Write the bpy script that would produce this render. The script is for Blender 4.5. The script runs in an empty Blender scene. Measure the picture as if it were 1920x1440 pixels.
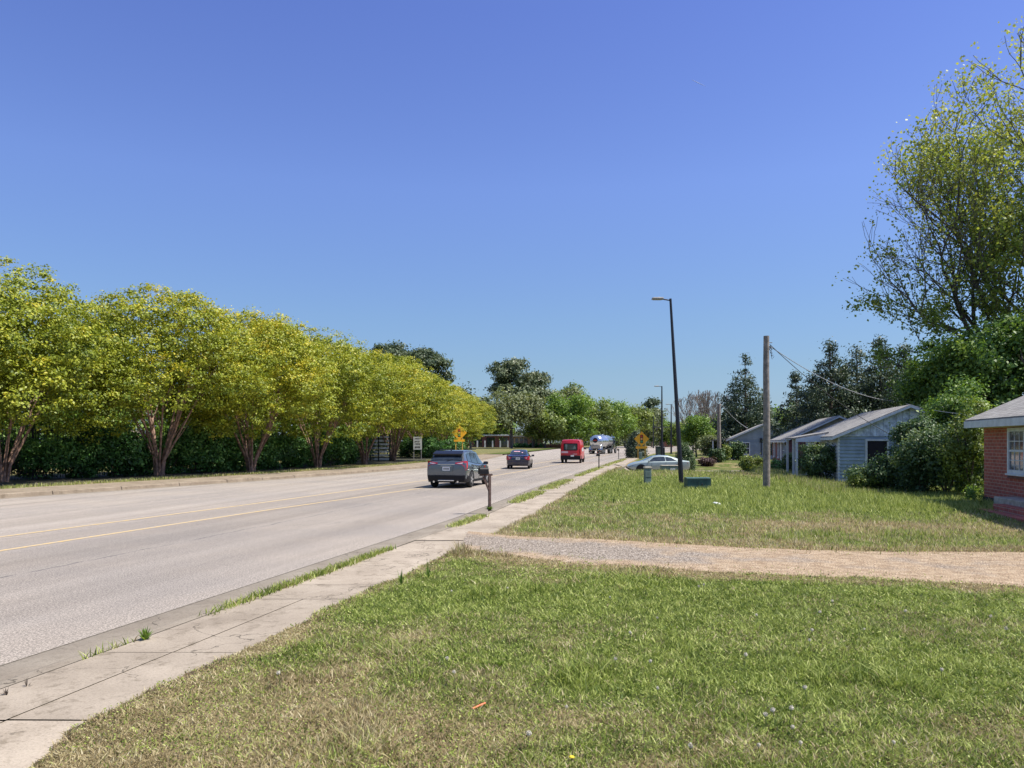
import bpy, math, random
import numpy as np
from mathutils import Vector, Matrix

S = bpy.context.scene
COL = S.collection
FPX, CH, HZ = 1450.0, 2.05, 829.0          # focal length in photo pixels, eye height, horizon row

# ------------------------------------------------------------------ camera
cd = bpy.data.cameras.new('camera'); cam = bpy.data.objects.new('camera', cd); COL.objects.link(cam)
cam.location = (0, 0, CH); cam.rotation_euler = (math.radians(90), 0, 0)
cd.sensor_width = 36; cd.lens = 36*FPX/1920; cd.shift_y = (HZ-720)/1920
cd.clip_start = 0.1; cd.clip_end = 9000
S.camera = cam
# ------------------------------------------------------------------ sky and sun
SUN_EL, SUN_AZ = math.radians(60), math.radians(97)   # azimuth clockwise from +Y
w = bpy.data.worlds.new('World'); S.world = w; w.use_nodes = True
nt = w.node_tree; nt.nodes.clear()
sky = nt.nodes.new('ShaderNodeTexSky'); sky.sky_type = 'NISHITA'; sky.sun_disc = False
sky.sun_elevation = SUN_EL; sky.sun_rotation = SUN_AZ
sky.air_density = 1.0; sky.dust_density = 0.6; sky.ozone_density = 2.6
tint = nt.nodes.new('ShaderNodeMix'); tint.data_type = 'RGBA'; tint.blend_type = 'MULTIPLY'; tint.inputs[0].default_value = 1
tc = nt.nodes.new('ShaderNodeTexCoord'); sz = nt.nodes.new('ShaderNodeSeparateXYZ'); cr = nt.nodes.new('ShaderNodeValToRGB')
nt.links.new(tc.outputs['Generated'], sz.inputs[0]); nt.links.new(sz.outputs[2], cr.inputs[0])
SKY = [(0, (.36, .46, .70)), (.09, (.44, .515, .63)), (.156, (.50, .57, .70)), (.31, (.63, .66, .92)), (.49, (.58, .60, .96)), (.75, (.85, .85, 1)), (1, (1, 1, 1))]  # low sky darkened, unseen zenith kept bright as added fill light
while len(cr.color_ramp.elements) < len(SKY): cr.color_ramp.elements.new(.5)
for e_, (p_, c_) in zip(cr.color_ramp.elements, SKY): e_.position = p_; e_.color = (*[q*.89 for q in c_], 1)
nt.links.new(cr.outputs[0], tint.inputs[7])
bg = nt.nodes.new('ShaderNodeBackground'); bg.inputs[1].default_value = 0.13
wo = nt.nodes.new('ShaderNodeOutputWorld')
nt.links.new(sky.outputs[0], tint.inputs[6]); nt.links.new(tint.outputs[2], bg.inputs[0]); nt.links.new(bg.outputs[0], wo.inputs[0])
sd = bpy.data.lights.new('sun', 'SUN'); sd.energy = 4.4; sd.angle = math.radians(0.5); sd.color = (1, .955, .87)
so = bpy.data.objects.new('sun', sd); COL.objects.link(so)
sdir = Vector((math.sin(SUN_AZ)*math.cos(SUN_EL), math.cos(SUN_AZ)*math.cos(SUN_EL), math.sin(SUN_EL)))
so.rotation_euler = sdir.to_track_quat('Z', 'Y').to_euler()
S.view_settings.view_transform = 'Standard'; S.view_settings.look = 'None'
S.view_settings.exposure = 0.72; S.view_settings.gamma = 1

# ------------------------------------------------------------------ placing helpers
def P(u, v, z=0.0):
    Z = FPX*(CH-z)/(v-HZ); return ((u-960)/FPX*Z, Z)
def X(u, Y): return (u-960)/FPX*Y
def Zh(v, Y): return CH+(HZ-v)*Y/FPX
A = math.atan(346/1450.0)                   # heading of the road, clockwise from +Y
FW = Vector((math.sin(A), math.cos(A), 0)); RT = Vector((math.cos(A), -math.sin(A), 0))

RE = [(-60, -20.1), (7.06, -4.67), (20.6, -1.57), (34.2, .94), (54, 4.84), (95.9, 13.6), (129, 21.4), (180, 38.5), (600, 230)]
LE = [(-60, -41), (28.3, -18.7), (39.6, -14.2), (50, -10.5), (61.9, -6.9), (76, -4.7), (95, -3.0), (125, -1.2), (248, 15.4), (371, 51), (600, 150)]
def redge(y): return np.interp(y, [a for a, b in RE], [b for a, b in RE])
def ledge(y): return np.interp(y, [a for a, b in LE], [b for a, b in LE])
def sst(x, a, b):
    t = np.clip((np.asarray(x, float)-a)/(b-a), 0, 1); return t*t*(3-2*t)
def wx(y): return .26*(1-sst(y, 4.3, 5.5))
def lawn_z(x, y):
    x = np.asarray(x, float); y = np.asarray(y, float)
    off = x-redge(y)
    dip = sst(y, 49, 56)*(1-sst(y, 72, 84))*sst(off, 2.1, 3.6)
    return .12-.55*dip+.02*np.sin(x*.9+y*.4)*sst(off, 2.6, 5)+.015*np.sin(x*.37-y*.71)*sst(off, 2.6, 5)
def gz(x, y):
    return float(lawn_z(x, y)) if x > redge(y)+2 else (.15 if x < ledge(y) else 0.0)
DBX, DBY = [-1.2, -.41, 2.28, 4.19, 6.97, 40], [14.0, 13.26, 11.6, 10.9, 10.15, 2.2]
DTX, DTY = [-1.2, 0, 3.4, 9.0, 40], [16.9, 16.1, 14.6, 13.6, 9.0]

# numpy value noise
_r = np.random.default_rng(7); _G = _r.random((256, 256))
def vn(x, y):
    xi = np.floor(x).astype(int); yi = np.floor(y).astype(int); fx = x-xi; fy = y-yi
    fx = fx*fx*(3-2*fx); fy = fy*fy*(3-2*fy)
    a = _G[xi % 256, yi % 256]; b = _G[(xi+1) % 256, yi % 256]; c = _G[xi % 256, (yi+1) % 256]; d = _G[(xi+1) % 256, (yi+1) % 256]
    return (a*(1-fx)+b*fx)*(1-fy)+(c*(1-fx)+d*fx)*fy
def fbm(x, y, s):
    x = np.asarray(x, float)/s; y = np.asarray(y, float)/s
    return (vn(x, y)+.5*vn(2.1*x+17, 2.1*y+5)+.25*vn(4.3*x+3, 4.3*y+41))/1.75
def bump1(v, c, w): return np.exp(-((v-c)/w)**2)
def dryness(x, y):
    x = np.asarray(x, float); y = np.asarray(y, float)
    off = x-redge(y)
    d = .36+1.15*(fbm(x, y, 1.6)-.5)+.9*(fbm(x+50, y, .45)-.5)
    d += .38*(1-sst(y, 4.0, 6.3)) + .25*(1-sst(x, -1.5, 1.5))*(1-sst(y, 6, 9))
    d -= .34*bump1(y, 9.0, 2.4)
    d += .34*bump1(y, 17.8, 1.7)*sst(x, 2, 6) + .12*bump1(y, 17, 2)
    d -= .9*sst(y, 20.2, 22)*(1-sst(y, 33, 42))*sst(x, 2, 6)
    d -= .25*bump1(y, 40, 9)*(1-sst(off, 8, 14))
    d += .6*(1-sst(off-wx(y), 2.1, 2.6))
    yb = np.interp(x, DBX, DBY); yt = np.interp(x, DTX, DTY)
    dd = np.minimum(np.abs(y-yb), np.abs(y-yt))
    d += .75*(1-sst(dd, .1, 1.0))*(y < 22)
    return np.clip(d, 0, 1)

# ------------------------------------------------------------------ mesh helpers
def tag(o, label=None, cat=None, group=None, kind=None):
    if label: o['label'] = label
    if cat: o['category'] = cat
    if group: o['group'] = group
    if kind: o['kind'] = kind
    return o
def link(name, me, m=None, parent=None):
    o = bpy.data.objects.new(name, me); COL.objects.link(o)
    if m is not None: me.materials.append(m)
    if parent is not None: o.parent = parent
    return o
def empty(name, loc, rz=0, label=None, cat=None, group=None):
    o = bpy.data.objects.new(name, None); COL.objects.link(o); o.empty_display_size = .2
    o.location = loc; o.rotation_euler = (0, 0, rz); tag(o, label, cat, group); return o
def dup(o, loc, rz=0, sc=None, label=None, group=None):
    def cp(a, par):
        c = a.copy(); COL.objects.link(c)
        if par is not None: c.parent = par
        for ch in list(a.children): cp(ch, c)
        return c
    r = cp(o, None); r.location = loc; r.rotation_euler = (0, 0, rz)
    if sc is not None: r.scale = sc if hasattr(sc, '__len__') else (sc, sc, sc)
    if label: r['label'] = label
    if group: r['group'] = group
    return r
def np_mesh(name, V, F, attrs=None, smooth=False):
    """F: list of int arrays (n,k)"""
    V = np.ascontiguousarray(V, dtype=np.float32); me = bpy.data.meshes.new(name)
    me.vertices.add(len(V)); me.vertices.foreach_set('co', V.ravel())
    if not isinstance(F, list): F = [F]
    idx = np.concatenate([f.ravel() for f in F]).astype(np.int32)
    cnt = np.concatenate([np.full(len(f), f.shape[1]) for f in F])
    st = np.concatenate([[0], np.cumsum(cnt)[:-1]]).astype(np.int32)
    me.loops.add(len(idx)); me.loops.foreach_set('vertex_index', idx)
    me.polygons.add(len(cnt)); me.polygons.foreach_set('loop_start', st)
    if smooth: me.polygons.foreach_set('use_smooth', np.ones(len(cnt), bool))
    me.update(calc_edges=True)
    for k, a in (attrs or {}).items():
        at = me.attributes.new(k, 'FLOAT', 'POINT'); at.data.foreach_set('value', np.ascontiguousarray(a, dtype=np.float32))
    return me
class MB:
    def __init__(s): s.v = []; s.f = []
    def add(s, vs, fs):
        n = len(s.v); s.v += [tuple(p) for p in vs]; s.f += [tuple(i+n for i in f) for f in fs]; return s
    def box(s, x0, x1, y0, y1, z0, z1):
        return s.add([(x0,y0,z0),(x1,y0,z0),(x1,y1,z0),(x0,y1,z0),(x0,y0,z1),(x1,y0,z1),(x1,y1,z1),(x0,y1,z1)],
                     [(0,3,2,1),(4,5,6,7),(0,1,5,4),(1,2,6,5),(2,3,7,6),(3,0,4,7)])
    def cbox(s, c, d, b=0.0):
        x, y, z = c; a, e, h = d[0]/2, d[1]/2, d[2]/2
        if b <= 0: return s.box(x-a, x+a, y-e, y+e, z-h, z+h)
        vs = []
        for zz, k in ((-h, b), (-h+b, 0), (h-b, 0), (h, b)):
            A_, E_ = a-k, e-k
            vs += [(x-A_+b,y-E_,z+zz),(x+A_-b,y-E_,z+zz),(x+A_,y-E_+b,z+zz),(x+A_,y+E_-b,z+zz),(x+A_-b,y+E_,z+zz),(x-A_+b,y+E_,z+zz),(x-A_,y+E_-b,z+zz),(x-A_,y-E_+b,z+zz)]
        fs = [tuple(range(7, -1, -1)), tuple(range(24, 32))]
        for r in range(3):
            for i in range(8):
                j = (i+1) % 8; fs.append((r*8+i, r*8+j, r*8+8+j, r*8+8+i))
        return s.add(vs, fs)
    def tube(s, pts, rad, n=8, cap=True):
        pts = [Vector(p) for p in pts]
        if not hasattr(rad, '__len__'): rad = [rad]*len(pts)
        vs = []; up = Vector((0, 0, 1)); prev = None
        for i, p in enumerate(pts):
            d = (pts[min(i+1, len(pts)-1)]-pts[max(i-1, 0)]).normalized()
            if prev is None:
                a = d.cross(up)
                if a.length < 1e-3: a = d.cross(Vector((0, 1, 0)))
            else: a = prev-d*prev.dot(d)
            a.normalize(); prev = a; b = d.cross(a)
            for k in range(n):
                t = 2*math.pi*k/n; vs.append(p+(a*math.cos(t)+b*math.sin(t))*rad[i])
        fs = [(i*n+k, i*n+(k+1) % n, (i+1)*n+(k+1) % n, (i+1)*n+k) for i in range(len(pts)-1) for k in range(n)]
        if cap: fs += [tuple(range(n-1, -1, -1)), tuple(range((len(pts)-1)*n, len(pts)*n))]
        return s.add(vs, fs)
    def cyl(s, p0, p1, r0, r1=None, n=16): return s.tube([p0, p1], [r0, r0 if r1 is None else r1], n)
    def quad(s, a, b, c, d): return s.add([a, b, c, d], [(0, 1, 2, 3)])
    def slab(s, pts, off):
        """polygon (3-D) extruded by vector off"""
        n = len(pts); o = Vector(off); vs = [Vector(p) for p in pts]; vs += [v+o for v in vs]
        return s.add(vs, [tuple(range(n-1, -1, -1)), tuple(range(n, 2*n))]+[(i, (i+1) % n, n+(i+1) % n, n+i) for i in range(n)])
    def loft(s, secs):
        """secs: (x, half ring [(y,z)...] from bottom centre to top centre)"""
        vs = []; n = None
        for x, h in secs:
            ring = [(x, y, z) for y, z in h]+[(x, -y, z) for y, z in reversed(h[1:-1])]
            n = len(ring); vs += ring
        fs = [(i*n+k, i*n+(k+1) % n, (i+1)*n+(k+1) % n, (i+1)*n+k) for i in range(len(secs)-1) for k in range(n)]
        fs += [tuple(range(n-1, -1, -1)), tuple(range((len(secs)-1)*n, len(secs)*n))]
        return s.add(vs, fs)
    def ball(s, c, r, nu=12, nv=8):
        if not hasattr(r, '__len__'): r = (r, r, r)
        vs = [(c[0], c[1], c[2]-r[2])]
        for j in range(1, nv):
            t = math.pi*j/nv
            vs += [(c[0]+r[0]*math.sin(t)*math.cos(2*math.pi*i/nu), c[1]+r[1]*math.sin(t)*math.sin(2*math.pi*i/nu), c[2]-r[2]*math.cos(t)) for i in range(nu)]
        vs.append((c[0], c[1], c[2]+r[2])); L = len(vs)-1
        fs = [(0, 1+(i+1) % nu, 1+i) for i in range(nu)]
        for j in range(nv-2):
            b = 1+j*nu; fs += [(b+i, b+(i+1) % nu, b+nu+(i+1) % nu, b+nu+i) for i in range(nu)]
        b = 1+(nv-2)*nu; fs += [(b+i, b+(i+1) % nu, L) for i in range(nu)]
        return s.add(vs, fs)
    def build(s, name, m, parent=None, smooth=None):
        me = bpy.data.meshes.new(name); me.from_pydata(s.v, [], s.f); me.update()
        import bmesh
        bm = bmesh.new(); bm.from_mesh(me); bmesh.ops.recalc_face_normals(bm, faces=bm.faces); bm.to_mesh(me); bm.free()
        if smooth is not None:
            me.polygons.foreach_set('use_smooth', [True]*len(me.polygons)); me.set_sharp_from_angle(angle=math.radians(smooth))
        return link(name, me, m, parent)

# ------------------------------------------------------------------ materials
def nodes(name):
    m = bpy.data.materials.new(name); m.use_nodes = True; t = m.node_tree
    return m, t, t.nodes['Principled BSDF']
def N(t, ty, **kw):
    n = t.nodes.new(ty)
    for k, v in kw.items():
        if k.startswith('i_'): n.inputs[k[2:].replace('_', ' ')].default_value = v
        else: setattr(n, k, v)
    return n
def c4(c): return (c[0], c[1], c[2], 1)
def ramp(t, fac, stops):
    r = t.nodes.new('ShaderNodeValToRGB'); cr = r.color_ramp
    while len(cr.elements) < len(stops): cr.elements.new(.5)
    for e, (p, c) in zip(cr.elements, stops): e.position = p; e.color = c4(c) if hasattr(c, '__len__') else (c, c, c, 1)
    t.links.new(fac, r.inputs[0]); return r.outputs[0]
def mix(t, fac, a, b, mode='MIX'):
    n = t.nodes.new('ShaderNodeMix'); n.data_type = 'RGBA'; n.blend_type = mode
    for sock, val in ((n.inputs[0], fac), (n.inputs[6], a), (n.inputs[7], b)):
        if hasattr(val, 'is_linked'): t.links.new(val, sock)
        elif hasattr(val, '__len__'): sock.default_value = c4(val)
        else: sock.default_value = val
    return n.outputs[2]
def math_(t, op, a, b=0.0, c=None):
    n = t.nodes.new('ShaderNodeMath'); n.operation = op
    for s_, v in zip(n.inputs, (a, b, c if c is not None else 0)):
        if hasattr(v, 'is_linked'): t.links.new(v, s_)
        else: s_.default_value = v
    return n.outputs[0]
def noise(t, scale, detail=3, vec=None, rough=.55):
    n = N(t, 'ShaderNodeTexNoise'); n.inputs['Scale'].default_value = scale; n.inputs['Detail'].default_value = detail; n.inputs['Roughness'].default_value = rough
    if vec is None:
        g = N(t, 'ShaderNodeNewGeometry'); vec = g.outputs['Position']
    t.links.new(vec, n.inputs['Vector']); return n.outputs['Fac']
def objv(t): return N(t, 'ShaderNodeTexCoord').outputs['Object']
def bumpn(t, p, h, strength=.3, dist=.02):
    b = N(t, 'ShaderNodeBump'); b.inputs['Strength'].default_value = strength; b.inputs['Distance'].default_value = dist
    t.links.new(h, b.inputs['Height']); t.links.new(b.outputs[0], p.inputs['Normal'])
def mat(name, col, rough=.6, metal=0, var=.12, scale=3, coat=0, bump=0, spec=.5):
    m, t, p = nodes(name)
    p.inputs['Roughness'].default_value = rough; p.inputs['Metallic'].default_value = metal
    p.inputs['Coat Weight'].default_value = coat; p.inputs['Specular IOR Level'].default_value = spec
    v = objv(t)
    f = noise(t, scale, 4, v)
    lo = tuple(c*(1-var*2) for c in col); hi = tuple(min(1, c*(1+var*2)) for c in col)
    t.links.new(ramp(t, f, [(.3, lo), (.7, hi)]), p.inputs['Base Color'])
    if bump: bumpn(t, p, noise(t, scale*12, 4, v), bump)
    return m
def leafmat(name, c0, c1, c2=None, trans=.35, scale=.5):
    """c0 old leaves and painted underside shade, c1 fresh leaves, c2 tips and painted lit flecks; chosen per leaf and by patches"""
    m, t, p = nodes(name)
    a = N(t, 'ShaderNodeAttribute', attribute_name='rnd').outputs['Fac']
    f = math_(t, 'ADD', math_(t, 'MULTIPLY', a, .75), math_(t, 'ADD', math_(t, 'MULTIPLY', noise(t, scale, 2), .5), math_(t, 'MULTIPLY', math_(t, 'SUBTRACT', N(t, 'ShaderNodeObjectInfo').outputs['Random'], .5), .2)))
    st = [(.25, c0), (.72, c1)]
    if c2: st.append((1.0, c2))
    col = ramp(t, f, st); t.links.new(col, p.inputs['Base Color'])
    p.inputs['Roughness'].default_value = .5; p.inputs['Specular IOR Level'].default_value = .35
    tr = N(t, 'ShaderNodeBsdfTranslucent'); t.links.new(mix(t, 1.0, col, (1.25, 1.25, .6), 'MULTIPLY'), tr.inputs[0])
    mx = N(t, 'ShaderNodeMixShader'); mx.inputs[0].default_value = trans
    t.links.new(p.outputs[0], mx.inputs[1]); t.links.new(tr.outputs[0], mx.inputs[2])
    t.links.new(mx.outputs[0], t.nodes['Material Output'].inputs[0]); return m

def road_mat():
    m, t, p = nodes('asphalt')
    uv = N(t, 'ShaderNodeUVMap', uv_map='road').outputs[0]
    sx = N(t, 'ShaderNodeSeparateXYZ'); t.links.new(uv, sx.inputs[0]); U, V = sx.outputs[0], sx.outputs[1]
    g = N(t, 'ShaderNodeNewGeometry').outputs['Position']
    big = noise(t, .22, 4, g); fine = noise(t, 42, 4, g, .85)
    vor = N(t, 'ShaderNodeTexVoronoi'); vor.inputs['Scale'].default_value = 60; t.links.new(g, vor.inputs['Vector'])
    # long streaks along the wheel tracks
    mp = N(t, 'ShaderNodeMapping'); mp.inputs['Scale'].default_value = (1.3, .03, 1); t.links.new(uv, mp.inputs[0])
    streak = noise(t, 1.0, 4, mp.outputs[0])
    base = ramp(t, streak, [(.3, (.30, .257, .212)), (.5, (.37, .318, .265)), (.72, (.43, .375, .315))])
    base = mix(t, math_(t, 'MULTIPLY', ramp(t, big, [(.42, 0), (.62, 1)]), .45), base, (.27, .245, .225))
    lane = ramp(t, math_(t, 'DIVIDE', math_(t, 'ADD', U, math_(t, 'MULTIPLY', big, 1.2)), 20.0), [(.0, 1.06), (.06, 1.0), (.11, .86), (.17, .93), (.28, .80), (.37, .92), (.45, 1.02), (.9, 1.06)])
    base = mix(t, 1, base, lane, 'MULTIPLY')
    base = mix(t, 1, base, mix(t, 1, base, ramp(t, fine, [(.32, .3), (.5, .95), (.68, 1.75)]), 'MULTIPLY'))
    base = mix(t, .55, base, mix(t, 1, base, ramp(t, vor.outputs['Distance'], [(.0, 1.5), (.35, 1.0), (.7, .45)]), 'MULTIPLY'))
    # longitudinal paving seams and crooked cracks
    wob = math_(t, 'MULTIPLY', math_(t, 'SUBTRACT', noise(t, .9, 5, g, .7), .5), .35)
    uw = math_(t, 'ADD', U, wob)
    tot = None
    for c, wd in ((4.0, .022), (7.9, .016), (11.7, .02), (15.2, .02)):
        d = math_(t, 'ABSOLUTE', math_(t, 'SUBTRACT', uw, c)); s_ = math_(t, 'LESS_THAN', d, wd)
        tot = s_ if tot is None else math_(t, 'MAXIMUM', tot, s_)
    vw = math_(t, 'ADD', V, math_(t, 'MULTIPLY', math_(t, 'SUBTRACT', noise(t, .35, 6, g, .75), .5), 5))
    fr = math_(t, 'ABSOLUTE', math_(t, 'SUBTRACT', math_(t, 'FRACT', math_(t, 'DIVIDE', vw, 13.0)), .5))
    cr = math_(t, 'LESS_THAN', fr, .0016)
    cr = math_(t, 'MULTIPLY', cr, math_(t, 'GREATER_THAN', noise(t, .3, 2, g), .5))
    tot = math_(t, 'MAXIMUM', tot, cr)
    gap = ramp(t, noise(t, 1.7, 3, g), [(.38, 0), (.5, 1)])
    base = mix(t, math_(t, 'MULTIPLY', math_(t, 'MULTIPLY', tot, gap), .7), base, (.07, .065, .065))
    t.links.new(base, p.inputs['Base Color']); p.inputs['Roughness'].default_value = .92; p.inputs['Specular IOR Level'].default_value = .25
    bumpn(t, p, math_(t, 'ADD', fine, math_(t, 'MULTIPLY', vor.outputs['Distance'], .6)), .35, .006)
    return m
def concrete_mat(name, lo, hi, stain=.5):
    m, t, p = nodes(name); g = N(t, 'ShaderNodeNewGeometry').outputs['Position']
    a = ramp(t, noise(t, 1.1, 6, g, .65), [(.3, lo), (.68, hi)])
    sp = ramp(t, noise(t, 48, 4, g, .85), [(.3, .35), (.44, .92), (.6, 1.08), (.78, 1.4)])
    b = mix(t, .8, a, mix(t, 1, a, sp, 'MULTIPLY'))
    st = ramp(t, noise(t, 4.5, 7, g, .75), [(.35, 1), (.47, 0)])
    b = mix(t, math_(t, 'MULTIPLY', st, stain), b, (lo[0]*.5, lo[1]*.48, lo[2]*.42))
    vd = N(t, 'ShaderNodeTexVoronoi', feature='DISTANCE_TO_EDGE'); vd.inputs['Scale'].default_value = .55
    wv = N(t, 'ShaderNodeVectorMath', operation='ADD'); nn = N(t, 'ShaderNodeTexNoise'); nn.inputs['Scale'].default_value = 2.2; nn.inputs['Detail'].default_value = 6; t.links.new(g, nn.inputs['Vector'])
    t.links.new(g, wv.inputs[0]); t.links.new(nn.outputs['Color'], wv.inputs[1]); t.links.new(wv.outputs[0], vd.inputs['Vector'])
    ck = math_(t, 'MULTIPLY', math_(t, 'LESS_THAN', vd.outputs['Distance'], .005), ramp(t, noise(t, .8, 3, g), [(.46, 0), (.52, 1)]))
    b = mix(t, math_(t, 'MULTIPLY', ck, .7), b, (.06, .05, .035))
    at = N(t, 'ShaderNodeAttribute', attribute_name='slab').outputs['Fac']
    b = mix(t, 1, b, ramp(t, at, [(0, 1.0), (1, 1.22)]), 'MULTIPLY')
    t.links.new(b, p.inputs['Base Color']); p.inputs['Roughness'].default_value = .9; p.inputs['Specular IOR Level'].default_value = .25
    bumpn(t, p, noise(t, 45, 5, g, .8), .3, .006); return m
def soil_lawn_mat():
    m, t, p = nodes('lawn_soil'); g = N(t, 'ShaderNodeNewGeometry').outputs['Position']
    d = N(t, 'ShaderNodeAttribute', attribute_name='dry').outputs['Fac']
    fine = noise(t, 28, 5, g, .8)
    green = ramp(t, fine, [(.3, (.03, .04, .012)), (.6, (.12, .15, .035)), (.8, (.22, .24, .08))])
    straw = ramp(t, fine, [(.28, (.10, .07, .035)), (.55, (.30, .235, .12)), (.8, (.46, .38, .22))])
    b = mix(t, ramp(t, d, [(.3, 0), (.75, 1)]), green, straw)
    t.links.new(b, p.inputs['Base Color']); p.inputs['Roughness'].default_value = .95; p.inputs['Specular IOR Level'].default_value = .1
    bumpn(t, p, fine, .8, .05); return m
def blade_mat():
    m, t, p = nodes('grass_blades')
    d = N(t, 'ShaderNodeAttribute', attribute_name='dry').outputs['Fac']
    r = N(t, 'ShaderNodeAttribute', attribute_name='rnd').outputs['Fac']
    green = ramp(t, r, [(0, (.085, .14, .016)), (.5, (.32, .39, .07)), (1, (.57, .60, .20))])
    straw = ramp(t, r, [(0, (.24, .18, .09)), (.6, (.50, .41, .22)), (1, (.64, .56, .36))])
    b = mix(t, d, green, straw)
    t.links.new(b, p.inputs['Base Color']); p.inputs['Roughness'].default_value = .55; p.inputs['Specular IOR Level'].default_value = .3
    tr = N(t, 'ShaderNodeBsdfTranslucent'); t.links.new(b, tr.inputs[0])
    mx = N(t, 'ShaderNodeMixShader'); mx.inputs[0].default_value = .35
    t.links.new(p.outputs[0], mx.inputs[1]); t.links.new(tr.outputs[0], mx.inputs[2]); t.links.new(mx.outputs[0], t.nodes['Material Output'].inputs[0])
    return m
def gravel_mat(name='gravel', edge=True):
    m, t, p = nodes(name); g = N(t, 'ShaderNodeNewGeometry').outputs['Position']
    vor = N(t, 'ShaderNodeTexVoronoi'); vor.inputs['Scale'].default_value = 34; t.links.new(g, vor.inputs['Vector'])
    st = ramp(t, vor.outputs['Color'], [(.1, (.14, .112, .085)), (.5, (.30, .25, .20)), (.9, (.48, .41, .34))])
    dirt = ramp(t, noise(t, 6, 5, g), [(.3, (.29, .205, .13)), (.5, (.40, .295, .195)), (.7, (.50, .385, .265))])
    e = N(t, 'ShaderNodeAttribute', attribute_name='edge').outputs['Fac']
    f = math_(t, 'ADD', e, math_(t, 'MULTIPLY', math_(t, 'SUBTRACT', noise(t, 1.3, 4, g), .5), 1.6))
    b = mix(t, ramp(t, f, [(.3, 0), (.75, 1)]), st, dirt)
    b = mix(t, .6, b, mix(t, 1, b, ramp(t, vor.outputs['Distance'], [(0, 1.25), (.5, .9), (.8, .4)]), 'MULTIPLY'))
    t.links.new(b, p.inputs['Base Color']); p.inputs['Roughness'].default_value = .95; p.inputs['Specular IOR Level'].default_value = .15
    bumpn(t, p, math_(t, 'MULTIPLY', vor.outputs['Distance'], -1), .8, .03); return m
def paint_line_mat():
    m, t, p = nodes('worn_yellow_paint'); g = N(t, 'ShaderNodeNewGeometry').outputs['Position']
    f = ramp(t, noise(t, 9, 6, g, .8), [(.4, 0), (.56, 1)])
    b = mix(t, math_(t, 'MULTIPLY', f, .85), (.64, .42, .12), (.38, .33, .28))
    t.links.new(b, p.inputs['Base Color']); p.inputs['Roughness'].default_value = .8; return m
def brick_mat(name, c1, c2, mortar, scale=1.0):
    m, t, p = nodes(name); v = objv(t)
    s_ = N(t, 'ShaderNodeSeparateXYZ'); t.links.new(v, s_.inputs[0])
    cb = N(t, 'ShaderNodeCombineXYZ'); t.links.new(math_(t, 'ADD', s_.outputs[0], s_.outputs[1]), cb.inputs[0]); t.links.new(s_.outputs[2], cb.inputs[1])
    b = N(t, 'ShaderNodeTexBrick'); b.inputs['Scale'].default_value = 1; b.inputs['Brick Width'].default_value = .215*scale; b.inputs['Row Height'].default_value = .075*scale
    b.inputs['Mortar Size'].default_value = .010; b.inputs['Color1'].default_value = c4(c1); b.inputs['Color2'].default_value = c4(c2); b.inputs['Mortar'].default_value = c4(mortar)
    t.links.new(cb.outputs[0], b.inputs['Vector'])
    f = noise(t, 5, 5, v); col = mix(t, .5, b.outputs[0], mix(t, 1, b.outputs[0], ramp(t, f, [(.3, .6), (.7, 1.35)]), 'MULTIPLY'))
    t.links.new(col, p.inputs['Base Color']); p.inputs['Roughness'].default_value = .85
    bumpn(t, p, math_(t, 'MULTIPLY', b.outputs['Fac'], -1), .9, .02); return m
def shingle_mat(name, lo, hi):
    m, t, p = nodes(name); v = objv(t)
    s_ = N(t, 'ShaderNodeSeparateXYZ'); t.links.new(v, s_.inputs[0])
    cb = N(t, 'ShaderNodeCombineXYZ'); t.links.new(s_.outputs[1], cb.inputs[0]); t.links.new(math_(t, 'MULTIPLY', s_.outputs[2], 2.2), cb.inputs[1])
    b = N(t, 'ShaderNodeTexBrick'); b.inputs['Scale'].default_value = 1; b.inputs['Brick Width'].default_value = .3; b.inputs['Row Height'].default_value = .14
    b.inputs['Mortar Size'].default_value = .012; b.inputs['Color1'].default_value = c4(lo); b.inputs['Color2'].default_value = c4(hi); b.inputs['Mortar'].default_value = c4([x*.5 for x in lo])
    t.links.new(cb.outputs[0], b.inputs['Vector'])
    col = mix(t, 1, b.outputs[0], ramp(t, noise(t, 1.5, 6, v, .7), [(.3, .75), (.7, 1.25)]), 'MULTIPLY')
    t.links.new(col, p.inputs['Base Color']); p.inputs['Roughness'].default_value = .9; bumpn(t, p, noise(t, 60, 3, v), .4, .01); return m
def glass_mat(name, col=(.02, .025, .03), rough=.06):
    m, t, p = nodes(name); v = objv(t)
    t.links.new(ramp(t, noise(t, 2.5, 2, v), [(.35, tuple(c*.6 for c in col)), (.7, tuple(c*1.8 for c in col))]), p.inputs['Base Color'])
    p.inputs['Roughness'].default_value = rough; p.inputs['Specular IOR Level'].default_value = .9; p.inputs['Coat Weight'].default_value = .5; return m

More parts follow.
